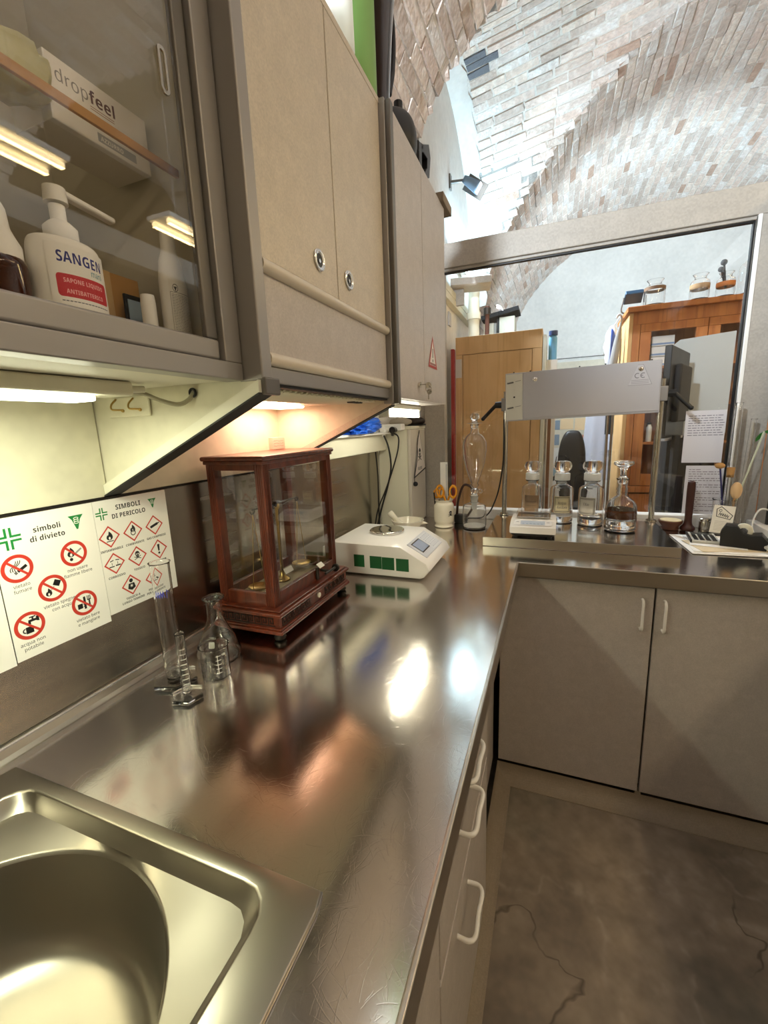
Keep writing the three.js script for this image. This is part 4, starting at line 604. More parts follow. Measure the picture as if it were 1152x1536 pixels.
  // release lever on the front
  part(v, 'release_lever', merge([rod([cx1 - o.x, 0.098, -0.06], [cx1 + 0.026 - o.x, 0.096, -0.06], 0.004, 10), rod([cx1 + 0.026 - o.x, 0.096, -0.04], [cx1 + 0.026 - o.x, 0.096, -0.1], 0.0035, 10), cyl(0.011, 0.011, 0.006, 20).rotateX(Math.PI / 2).translate(cx1 + 0.026 - o.x, 0.094, -0.1)]), M.darkMetal);
  part(v, 'bone_clip', boxG(0.016, 0.003, 0.026, 0.001), M.porcelain, [cx1 + 0.006 - o.x, 0.116, -0.05], [0, 0, -0.7]);
  part(v, 'bracket', boxG(0.006, 0.034, 0.012, 0.002), M.darkMetal, [cx1 + 0.003 - o.x, 0.096, -0.035]);
  const n = thing('paper_note', 'small pink handwritten card standing on the balance case', 'card', [0.05, cT + 0.0125, -0.84]); part(n, 'card', boxG(0.012, 0.034, 0.062, 0.001), std({ color: 0xe8b9a4, roughness: 0.8 }), [0, 0.017, 0]);
  part(n, 'writing', new THREE.PlaneGeometry(0.06, 0.032), printed(canvasTex(256, 136, (x, w, h) => { x.fillStyle = '#ecc3b0'; x.fillRect(0, 0, w, h); x.strokeStyle = '#b0564a'; x.lineWidth = 3; for (let r = 0; r < 3; r++) { x.beginPath(); for (let q = 20; q < 230; q += 9) x.lineTo(q, 40 + r * 30 + rr(-7, 7)); x.stroke(); } })), [0.0064, 0.017, 0], [0, Math.PI / 2, 0]);
}
// ------------------------------------------------------------------ electronic balance
{
  const s = thing('electronic_balance', 'white electronic balance with round chrome pan and green squares on its side', 'scale', [0.27, CT, -1.178]);
  const W = 0.29, prof = [[-0.2, 0.012], [-0.204, 0.03], [-0.2, 0.085], [-0.165, 0.103], [0.075, 0.1], [0.158, 0.052], [0.166, 0.036], [0.15, 0.016], [0.14, 0.012]];
  const g = extr(prof, W - 0.016, 0.008); g.translate(0, 0, -W / 2 + 0.008); part(s, 'body', toCreasedNormals(g, 0.7), M.whiteGloss);
  const g2 = extr([[-0.196, 0.006], [-0.2, 0.016], [0.15, 0.016], [0.135, 0.006]], W - 0.02); g2.translate(0, 0, -W / 2 + 0.01); part(s, 'underside', g2, M.grey);
  for (const x of [-0.15, 0.1]) for (const z of [-0.1, 0.1]) part(s, 'foot', cyl(0.012, 0.014, 0.008, 16), M.rubber, [x, 0.004, z]);
  part(s, 'pan', lathe([[0, 0.006], [0.062, 0.006], [0.064, 0.002], [0.064, 0.009], [0.06, 0.012], [0.03, 0.0112], [0, 0.011]], 48), M.chrome, [-0.035, 0.108, -0.035]); part(s, 'pan_hub', cyl(0.03, 0.034, 0.01, 24), M.grey, [-0.035, 0.109, -0.035]);
  const a = Math.atan2(-0.048, 0.083); const pn = part(s, 'control_panel', boxG(0.08, 0.003, 0.2, 0.001), std({ color: 0xc9ccd6, roughness: 0.4 }), [0.12, 0.0835, 0.0], [0, 0, a]);
  part(pn, 'display', boxG(0.042, 0.002, 0.075, 0.0008), phy({ color: 0x9fb4d8, roughness: 0.1, clearcoat: 1 }), [-0.006, 0.002, 0.04]); part(pn, 'display_bezel', merge([boxG(0.05, 0.0012, 0.084, 0.0005)]), M.darkMetal, [-0.006, 0.0013, 0.04]);
  part(pn, 'keypad_print', new THREE.PlaneGeometry(0.07, 0.09).rotateX(-Math.PI / 2), printed(canvasTex(192, 256, (x, w, h) => { x.fillStyle = '#d3d6de'; x.fillRect(0, 0, w, h); x.strokeStyle = '#7f86a0'; x.lineWidth = 4; for (let r = 0; r < 4; r++) for (let c = 0; c < 3; c++) { x.beginPath(); x.roundRect(20 + c * 56, 20 + r * 58, 40, 32, 8); x.stroke(); } })), [0, 0.0018, -0.05]);
  [[-0.0685, 0.038], [-0.0085, 0.042], [0.035, 0.043], [0.0845, 0.043]].forEach(([x, w], i) => part(s, 'green_label', boxG(w, 0.042, 0.0012, 0.0004), M.greenSticker, [x, 0.051 - i * 0.001, W / 2 + 0.0004]));
}
// ------------------------------------------------------------------ poison cabinet corner
{
  const c = thing('poison_cabinet', 'cream metal poison cabinet standing on the worktop by the partition', 'cabinet', [0.08, CT, -1.85]);
  wb(c, 'body', M.creamMetal, 0.003, 0.15, CT + 0.001, 1.385, -1.985, -1.735, 0.003); wb(c, 'door', std({ color: 0xcfc9bd, roughness: 0.45 }), 0.151, 0.166, CT + 0.004, 1.372, -1.984, -1.736, 0.003); wb(c, 'lid', M.creamMetal, 0.003, 0.168, 1.3725, 1.388, -1.986, -1.734, 0.003);
  const p = thing('poison_pennant', 'white triangular pennant with skull and crossbones on poison cabinet door', 'sign', [0.1695, 1.14, -1.87]);
  const sh = new THREE.Shape([[-0.1, 0.0], [0.1, 0.03], [-0.0, 0.225]].map(q => new THREE.Vector2(...q))); const sg = new THREE.ShapeGeometry(sh); const uv = sg.attributes.uv; for (let i = 0; i < uv.count; i++) uv.setXY(i, (uv.getX(i) + 0.1) / 0.2, uv.getY(i) / 0.225);
  part(p, 'cloth', sg, printed(canvasTex(512, 576, (x, w, h) => { x.fillStyle = '#e3dcd6'; x.fillRect(0, 0, w, h); x.strokeStyle = '#222'; x.lineWidth = 10; x.beginPath(); x.moveTo(4, 572); x.lineTo(508, 496); x.lineTo(256, 4); x.closePath(); x.stroke(); G.skull(x, 262, 300, 92); x.fillStyle = '#555'; x.font = 'bold 56px sans-serif'; x.textAlign = 'center'; x.fillText('VELENI', 262, 500); })), [0, 0, 0], [0, Math.PI / 2, 0]);
  part(p, 'cord', tube([[0.001, 0.225, 0], [0.002, 0.17, 0.04], [0.002, 0.1, 0.045], [0.002, 0.0, 0.1], [0.002, -0.02, 0.1]], 0.0018, 30, 6), M.black); part(p, 'tassel', new THREE.SphereGeometry(0.012, 14, 10), M.black, [0.006, -0.03, 0.1]); part(p, 'hem', rod([0.001, 0, 0.1], [0.001, 0.03, -0.1], 0.0025, 8), M.black);
  const st = thing('power_strip', 'white power strip with three plugs on the cable duct end', 'power strip', [0.07, 1.365, -1.7]);
  part(st, 'socket_bar', boxG(0.15, 0.03, 0.05, 0.006), M.white, [0, 0.02, 0.0]); for (let i = 0; i < 3; i++) { const x = -0.05 + i * 0.045; const q = part(st, 'plug', merge([cyl(0.015, 0.013, 0.035, 20).rotateX(Math.PI / 2).translate(x, 0.008, 0.04), boxG(0.012, 0.03, 0.016, 0.004).translate(x, -0.004, 0.052)]), i === 2 ? M.darkMetal : M.white); }
  const cab = [[[-0.05, -0.01, 0.055], [-0.045, -0.08, 0.06], [-0.038, -0.2, 0.06], [-0.04, -0.34, 0.06], [-0.035, -0.46, 0.07]], [[-0.005, -0.01, 0.055], [0.018, -0.06, 0.06], [0.03, -0.16, 0.062], [0.01, -0.25, 0.062], [-0.02, -0.34, 0.062], [-0.048, -0.46, 0.08]], [[0.04, -0.005, 0.05], [0.068, -0.02, 0.06], [0.07, -0.07, 0.066], [0.04, -0.17, 0.068], [0.0, -0.27, 0.068], [-0.04, -0.36, 0.07], [-0.055, -0.46, 0.09]]];
  cab.forEach((q, i) => { part(st, 'power_cable', tube(q, i === 1 ? 0.0042 : 0.0034, 50, 8), M.black); });
  const b = thing('blue_bag', 'crumpled blue plastic bag lying on the cable duct', 'bag', [0.055, 1.365, -1.4]);
  part(b, 'sheet', (() => { const g = new THREE.IcosahedronGeometry(1, 12); const p = g.attributes.position; for (let i = 0; i < p.count; i++) { const v = V3(p.getX(i), p.getY(i), p.getZ(i)); const k = 1 + 0.22 * Math.sin(7 * v.x + 9 * v.z) * Math.sin(8 * v.y + 3 * v.z) + 0.12 * Math.sin(17 * v.z - 11 * v.y) + 0.08 * Math.sin(23 * v.x + 19 * v.y); p.setXYZ(i, v.x * 0.05 * k, Math.max(0, 0.026 + v.y * 0.04 * k + 0.015 * v.z * -1), v.z * 0.17 * k); } g.computeVertexNormals(); return mergeVertices(g); })(), M.blue);
  const bo = thing('leather_boot', 'dark boot-shaped leather ornament on top of the poison cabinet', 'ornament', [0.1, 1.3885, -1.9]);
  part(bo, 'shaft', lathe([[0, 0.02], [0.034, 0.02], [0.036, 0.05], [0.03, 0.08], [0.0, 0.08]], 24), M.leather, [0.0, 0, 0]); part(bo, 'shoe', (() => { const g = new THREE.SphereGeometry(1, 24, 14); g.scale(0.06, 0.024, 0.034); g.translate(0.03, 0.022, -0.01); return g; })(), M.leather); part(bo, 'sole', boxG(0.13, 0.008, 0.062, 0.003), M.black, [0.022, 0.004, -0.006]);
  const pc = thing('grey_pouch', 'flattened grey cloth pouch beside the leather boot', 'pouch', [0.1, 1.3885, -1.79]); part(pc, 'cloth', (() => { const g = new THREE.SphereGeometry(1, 24, 14); const p = g.attributes.position; for (let i = 0; i < p.count; i++) { const k = 1 + 0.08 * Math.sin(8 * p.getX(i) + 6 * p.getZ(i)); p.setXYZ(i, p.getX(i) * 0.055 * k, 0.02 + p.getY(i) * 0.02 * k, p.getZ(i) * 0.04 * k); } g.computeVertexNormals(); return g; })(), std({ color: 0xaaa294, roughness: 0.85 }));
}
// ------------------------------------------------------------------ mortar, jar of scissors, dropping bottle
{
  const m = thing('mortar', 'white porcelain mortar with pouring lip behind the electronic balance', 'mortar', [0.18, CT, -1.62]);
  part(m, 'bowl', vessel(smoothPts([[0.04, 0], [0.042, 0.006], [0.05, 0.02], [0.066, 0.045], [0.074, 0.06], [0.076, 0.064]], 24), 0.008, 0.012, 40), M.porcelain); part(m, 'spout', (() => { const g = new THREE.ConeGeometry(0.016, 0.04, 16, 1, false); g.rotateZ(-Math.PI / 2 - 0.1); g.translate(0.08, 0.054, 0); g.scale(1, 0.7, 1); return g; })(), M.porcelain, [0, 0.014, 0]);
  const p = thing('pestle', 'white porcelain pestle leaning in the mortar', 'pestle', [0.155, CT + 0.03, -1.61]); part(p, 'handle', (() => { const g = lathe(smoothPts([[0, 0], [0.018, 0.006], [0.02, 0.02], [0.013, 0.04], [0.011, 0.07], [0.015, 0.1], [0.013, 0.112], [0, 0.116]], 36), 24); return g; })(), M.porcelain, [0.02, -0.012, 0.0], [0.1, 0, 0.75]);
  const j = thing('apothecary_jar', 'cream ceramic jar with black emblem holding scissors', 'jar', [0.31, CT, -1.79]);
  part(j, 'body', vessel(smoothPts([[0.042, 0], [0.046, 0.004], [0.041, 0.014], [0.047, 0.03], [0.048, 0.07], [0.047, 0.11], [0.04, 0.122], [0.044, 0.13], [0.046, 0.134]], 48), 0.004, 0.008, 40), M.porcelain);
  part(j, 'emblem', new THREE.CylinderGeometry(0.0485, 0.0485, 0.06, 16, 1, true, 0.5, 0.9), std({ color: 0xffffff, transparent: true, roughness: 0.5, map: canvasTex(128, 192, (x, w, h) => { x.clearRect(0, 0, w, h); G.skull(x, 64, 90, 50); }) }), [0, 0.068, 0]);
  const sc = thing('scissors', 'orange handled scissors standing in the ceramic jar', 'scissors', [0.325, CT + 0.012, -1.785]);
  for (const k of [-1, 1]) { part(sc, 'blade', boxG(0.008, 0.12, 0.0015, 0.0005), M.steelRod, [k * 0.004, 0.06, k * 0.001], [0, 0, k * 0.04]); part(sc, 'grip', (() => { const t = new THREE.TorusGeometry(0.019, 0.0048, 10, 28); t.scale(0.85, 1.45, 1); t.translate(k * 0.024, 0.162, 0); t.rotateZ(-k * 0.05); return t; })(), M.orange, [0, 0, k * 0.002]); part(sc, 'shank', rod([k * 0.004, 0.11, 0], [k * 0.014, 0.14, 0], 0.005, 10), M.orange); }
  const s2 = thing('scissors', 'second pair of yellow scissors behind in the ceramic jar', 'scissors', [0.286, CT + 0.012, -1.80]); part(s2, 'blade', boxG(0.01, 0.12, 0.002, 0.0005), M.steelRod, [0, 0.06, 0]); for (const k of [-1, 1]) part(s2, 'grip', (() => { const t = new THREE.TorusGeometry(0.015, 0.004, 10, 24); t.scale(0.8, 1.4, 1); t.translate(k * 0.013, 0.15, 0); return t; })(), M.orange, [0, 0, k * 0.002], [0, 0.6, 0]);
  const ru = thing('ruler', 'white plastic ruler standing upright in the ceramic jar', 'ruler', [0.305, CT + 0.01, -1.82]); part(ru, 'blade', boxG(0.036, 0.3, 0.002, 0.0006), M.paper, [0, 0.15, 0]); part(ru, 'scale', boxG(0.006, 0.28, 0.0022, 0.0005), M.grey, [0.012, 0.15, 0.0003]);
  const pe = thing('pencil', 'dark pencil standing in the ceramic jar', 'pencil', [0.28, CT + 0.01, -1.77]); part(pe, 'shaft', rod([0, 0, 0], [-0.012, 0.16, 0.004], 0.0035, 6), M.black); part(pe, 'tip', rod([-0.012, 0.16, 0.004], [-0.0128, 0.17, 0.0043], 0.0025, 6), M.orange);
  const ad = thing('power_adapter', 'black mains adapter with coiled lead behind the ceramic jar', 'adapter', [0.37, CT, -1.9]); part(ad, 'case', boxG(0.06, 0.04, 0.04, 0.005), M.black, [0, 0.02, 0]); part(ad, 'lead', tube([[-0.02, 0.03, 0], [-0.01, 0.12, 0], [0.02, 0.19, 0], [0.06, 0.17, 0.0], [0.06, 0.08, 0], [0.03, 0.03, 0.01]], 0.006, 50, 10), std({ color: 0x3a1f16, roughness: 0.6 })); part(ad, 'cable', tube([[0.03, 0.02, 0.0], [0.12, 0.03, -0.02], [0.17, 0.12, -0.02], [0.2, 0.28, -0.02], [0.205, 0.4, -0.015], [0.205, 0.5, 0.0]], 0.0035, 60, 8), M.black);
  const d = thing('dropping_funnel', 'tall pear-shaped glass funnel with stopper set in a glass bottle', 'glassware', [0.455, CT, -1.8]);
  part(d, 'bottle', vessel([...smoothPts([[0.05, 0], [0.054, 0.004], [0.054, 0.095], [0.05, 0.108], [0.03, 0.118], [0.018, 0.124]], 30), [0.018, 0.15], [0.023, 0.152]], 0.003, 0.006, 40), M.glass); part(d, 'powder', lathe([[0, 0.0065], [0.0505, 0.0065], [0.0505, 0.012], [0.02, 0.015], [0, 0.016]], 32), M.white);
  part(d, 'joint', lathe([[0.004, 0.085], [0.012, 0.09], [0.016, 0.15], [0.016, 0.155], [0.012, 0.16], [0.004, 0.16]], 28), M.frost); part(d, 'stopcock', merge([cyl(0.014, 0.014, 0.03, 20).rotateZ(Math.PI / 2).translate(0, 0.175, 0), new THREE.TorusGeometry(0.009, 0.003, 8, 20).translate(0.027, 0.175, 0)]), M.glass);
  part(d, 'bulb', vessel([[0.011, 0.158], [0.011, 0.17], [0.019, 0.182], [0.013, 0.192], [0.021, 0.204], [0.015, 0.212], ...smoothPts([[0.018, 0.218], [0.03, 0.25], [0.047, 0.31], [0.0545, 0.37], [0.052, 0.405], [0.036, 0.432], [0.02, 0.445]], 40), [0.0175, 0.46], [0.0175, 0.478], [0.022, 0.482]], 0.0022, 0.003, 48), M.glass);
  part(d, 'paper_collar', lathe([[0.02, 0.486], [0.036, 0.489], [0.036, 0.4895], [0.02, 0.4868]], 24), M.paper); part(d, 'stopper', lathe(smoothPts([[0.0, 0.465], [0.014, 0.466], [0.016, 0.49], [0.012, 0.498], [0.021, 0.515], [0.016, 0.53], [0, 0.534]], 30), 28), M.glass);
}
// ------------------------------------------------------------------ bridge lamp on steel platform
{
  const b = thing('bridge_lamp', 'grey metal box held between two steel posts above a steel platform', 'apparatus', [0.88, CT, -1.73]);
  const pl = wb(b, 'platform', M.steelTop, 0.542, 1.222, 0.9, 0.9365, -1.975, -1.49, 0.002); wb(b, 'platform_lip', M.steelEdge, 0.542, 1.222, 0.902, 0.9375, -1.493, -1.489, 0.001);
  for (const [x, z, top, s] of [[0.578, -1.945, 1.53, -1], [1.204, -1.915, 1.54, 1]]) {
    const o = b.position; part(b, 'post', rod([x - o.x, 0.036, z - o.z], [x - o.x, top - o.y, z - o.z], 0.0115, 24), M.steelRod); part(b, 'post_flange', cyl(0.02, 0.022, 0.008, 24), M.steelRod, [x - o.x, 0.041, z - o.z]);
    const c = wb(b, 'clamp', M.alu, x - 0.02, x + 0.02, top - 0.09, top - 0.03, z - 0.018, z + 0.018, 0.004);
    part(c, 'lever', merge([cyl(0.014, 0.016, 0.03, 18).rotateZ(Math.PI / 2).translate(s * 0.035, 0, 0), rod([s * 0.042, 0.004, 0], [s * 0.105, -0.062, 0.012], 0.0085, 14), new THREE.SphereGeometry(0.0095, 14, 10).translate(s * 0.105, -0.062, 0.012)]), M.black);
  }
  const o = b.position, bx = (0.582 + 1.192) / 2 - o.x, hb = new THREE.Group();
  const hs = part(b, 'housing', boxG(0.612, 0.21, 0.1, 0.003), M.grey, [bx, 1.503 - o.y, -1.925 - o.z], [0, 0.045, 0.02]);
  part(hs, 'front_cover', boxG(0.53, 0.2, 0.004, 0.001), M.grey, [0.036, 0.004, 0.0515]); part(hs, 'end_cover', boxG(0.072, 0.2, 0.002, 0.001), std({ color: 0xd5d3c6, roughness: 0.5 }), [-0.268, 0, 0.0505]);
  for (const [x, y] of [[-0.18, 0.07], [0.23, 0.075]]) part(hs, 'bolt', lathe([[0, 0.005], [0.006, 0.005], [0.01, 0.002], [0.01, 0]], 20), M.chrome, [x, y, 0.0535], [Math.PI / 2, 0, 0]);
  part(hs, 'bolt', cyl(0.004, 0.004, 0.003, 14).rotateX(Math.PI / 2), M.darkMetal, [-0.268, 0.0, 0.052]); for (const x of [-0.27, -0.2, 0.0, 0.1, 0.27]) part(hs, 'screw', cyl(0.003, 0.003, 0.006, 10), M.darkMetal, [x, 0.107, 0.04]);
  part(hs, 'rating_plate', new THREE.PlaneGeometry(0.09, 0.085), std({ color: 0xffffff, roughness: 0.5, transparent: true, map: canvasTex(256, 242, (x, w, h) => { x.clearRect(0, 0, w, h); x.fillStyle = '#c2c0c4'; x.beginPath(); x.moveTo(100, 10); x.lineTo(156, 10); x.lineTo(250, 236); x.lineTo(6, 236); x.fill(); x.strokeStyle = '#9a989c'; x.lineWidth = 5; x.stroke(); x.strokeStyle = '#77757a'; x.lineWidth = 9; x.beginPath(); x.arc(100, 130, 26, 1, 5.3); x.stroke(); x.beginPath(); x.arc(160, 130, 26, 1, 5.3); x.stroke(); x.beginPath(); x.moveTo(136, 130); x.lineTo(158, 130); x.stroke(); x.fillStyle = '#9a989c'; for (let r = 0; r < 3; r++) x.fillRect(36, 178 + r * 18, 184, 7); }) }), [0.228, 0.052, 0.054]);
  part(hs, 'hand_lettering', new THREE.PlaneGeometry(0.07, 0.16), std({ color: 0xffffff, roughness: 0.6, transparent: true, map: canvasTex(140, 320, (x, w, h) => { x.clearRect(0, 0, w, h); x.fillStyle = '#222'; for (const y of [40, 260]) { x.save(); x.translate(10, y); x.rotate(-0.15); x.strokeStyle = '#222'; x.lineWidth = 5; x.beginPath(); for (let q = 0; q < 60; q += 5) x.lineTo(q, (q / 5) % 2 ? -7 : 3); x.stroke(); x.lineWidth = 3; x.beginPath(); for (let q = 70; q < 124; q += 6) x.lineTo(q, (q / 6) % 2 ? -4 : 0); x.stroke(); x.restore(); } }) }), [-0.268, 0.0, 0.0518]);
}
// ------------------------------------------------------------------ compact scale and apothecary bottles on the platform
const PT2 = 0.9372;
{
  const s = thing('compact_scale', 'small white and black compact scale with glass-topped plate', 'scale', [0.73, PT2, -1.575]);
  part(s, 'base', (() => { const g = extr(roundRect(0, 0, 0.16, 0.15, 0.02, 6), 0.012, 0.002); g.rotateX(-Math.PI / 2); return g; })(), M.black, [0, 0.014, 0]); for (const x of [-0.06, 0.06]) for (const z of [-0.05, 0.05]) part(s, 'foot', cyl(0.01, 0.012, 0.014, 14), M.black, [x, 0.007, z]);
  const pf = extr([[-0.085, 0.0], [0.085, 0.0], [0.085, 0.018], [0.03, 0.036], [-0.08, 0.036], [-0.085, 0.03]], 0.162, 0.004); pf.rotateY(-Math.PI / 2); pf.translate(0.081, 0.028, 0); part(s, 'body', toCreasedNormals(pf, 0.6), M.whiteGloss);
  part(s, 'panel', new THREE.PlaneGeometry(0.14, 0.036), printed(canvasTex(512, 132, (x, w, h) => { x.fillStyle = '#e9e9ec'; x.fillRect(0, 0, w, h); x.fillStyle = '#b9c6da'; x.beginPath(); x.roundRect(90, 16, 330, 100, 10); x.fill(); x.fillStyle = '#8fa2bd'; for (let i = 0; i < 6; i++) { x.beginPath(); x.ellipse(130 + i * 50, 92, 18, 10, 0, 0, 7); x.fill(); } x.fillStyle = '#5d6d86'; x.fillRect(30, 44, 40, 10); x.fillRect(440, 44, 40, 10); })), [0, 0.0618, 0.06], [-1.22, 0, 0]);
  part(s, 'weighing_plate', boxG(0.128, 0.006, 0.1, 0.003), M.steelRod, [0, 0.074, -0.028]); part(s, 'glass_cover', boxG(0.13, 0.018, 0.102, 0.006), M.pane, [0, 0.086, -0.028]);
}
const labelTex = (l1, l2, bg = '#e8dfbe') => canvasTex(384, 300, (x, w, h) => { x.fillStyle = bg; x.fillRect(0, 0, w, h); x.strokeStyle = '#3c352a'; x.lineWidth = 9; x.strokeRect(22, 22, w - 44, h - 44); x.lineWidth = 3; x.strokeRect(40, 40, w - 80, h - 80); x.fillStyle = '#4a4030'; x.font = '64px serif'; x.textAlign = 'center'; x.fillText(l1, w / 2, 140); x.font = '58px serif'; x.fillText(l2, w / 2, 216); });
function apothecary(name, label, pos, r, hb, fill, tex, turn, thick) {
  const b = thing(name, label, 'bottle', pos);
  part(b, 'body', vessel([...smoothPts([[r * 0.92, 0], [r, 0.005], [r, 0.03], [r, hb - 0.028], [r * 0.93, hb - 0.012], [r * 0.6, hb - 0.002], [r * 0.42, hb + 0.004]], 40), [r * 0.4, hb + 0.012], [r * 0.62, hb + 0.016], [r * 0.64, hb + 0.02]], 0.0025, 0.006, 40), M.glass);
  if (fill) part(b, 'contents', lathe([[0, 0.0065], [r - 0.0028, 0.0065], [r - 0.0028, fill], [0, fill]], 32), M.water);
  part(b, 'ground_neck', lathe([[0, hb + 0.006], [r * 0.36, hb + 0.006], [r * 0.38, hb + 0.018], [r * 0.66, hb + 0.022], [r * 0.66, hb + 0.05], [r * 0.58, hb + 0.052], [0, hb + 0.052]], 28), M.frost);
  const k = part(b, 'stopper', lathe(smoothPts([[0, hb + 0.053], [r * 0.55, hb + 0.054], [r * 0.56, hb + 0.06], [r * 0.76, hb + 0.074], [r * 0.78, hb + 0.088], [r * 0.6, hb + 0.102], [0, hb + 0.106]], 36), 32), M.glass);
  if (tex) part(b, 'label', new THREE.CylinderGeometry(r + 0.0006, r + 0.0006, 0.075, 24, 1, true, turn - 0.72, 1.44), printed(tex), [0, hb * 0.5, 0]);
  return b;
}
apothecary('reagent_bottle', 'stoppered glass bottle with plain brown label, leftmost on the platform', [0.71, PT2, -1.86], 0.045, 0.168, 0, canvasTex(384, 300, (x, w, h) => { x.fillStyle = '#a48a6c'; x.fillRect(0, 0, w, h); x.fillStyle = '#7c6650'; x.font = '56px serif'; x.textAlign = 'center'; for (const y of [118, 190]) { x.strokeStyle = '#7c6650'; x.lineWidth = 7; x.beginPath(); for (let q = 60; q < 320; q += 12) x.lineTo(q, y + ((q / 12) % 2 ? -14 : 12)); x.stroke(); } }), 0.0);
apothecary('reagent_bottle', 'stoppered glass bottle with yellowed label Acqua distillata', [0.837, PT2, -1.85], 0.049, 0.168, 0.05, labelTex('Acqua', 'distillata'), 0.05);
apothecary('reagent_bottle', 'stoppered glass bottle with white label turned to the left', [0.956, PT2, -1.82], 0.051, 0.172, 0.042, labelTex('Olio', '', '#e9e5da'), -0.45);
{
  const d = thing('decanter', 'low round glass decanter with dark band and flat glass stopper', 'bottle', [1.06, PT2, -1.73]); const r = 0.058;
  part(d, 'body', vessel([...smoothPts([[r * 0.86, 0], [r * 0.98, 0.006], [r, 0.03], [r, 0.085], [r * 0.9, 0.112], [r * 0.5, 0.135], [r * 0.34, 0.142]], 40), [r * 0.3, 0.15], [r * 0.36, 0.155], [r * 0.3, 0.162], [r * 0.36, 0.17], [r * 0.3, 0.178], [r * 0.33, 0.205], [r * 0.42, 0.212]], 0.003, 0.01, 44), M.glass);
  part(d, 'contents', lathe([[0, 0.0105], [r - 0.0034, 0.012], [r - 0.0034, 0.04], [0, 0.04]], 36), M.water);
  part(d, 'dark_band', new THREE.CylinderGeometry(r + 0.0004, r + 0.0004, 0.034, 40, 1, true), phy({ color: 0x54280f, roughness: 0.25, clearcoat: 0.4 }), [0, 0.07, 0]);
  part(d, 'stopper', lathe(smoothPts([[0, 0.19], [r * 0.26, 0.192], [r * 0.3, 0.215], [r * 0.2, 0.225], [r * 0.28, 0.255], [r * 0.62, 0.27], [r * 0.6, 0.28], [0, 0.284]], 40), 28), M.glass);
}
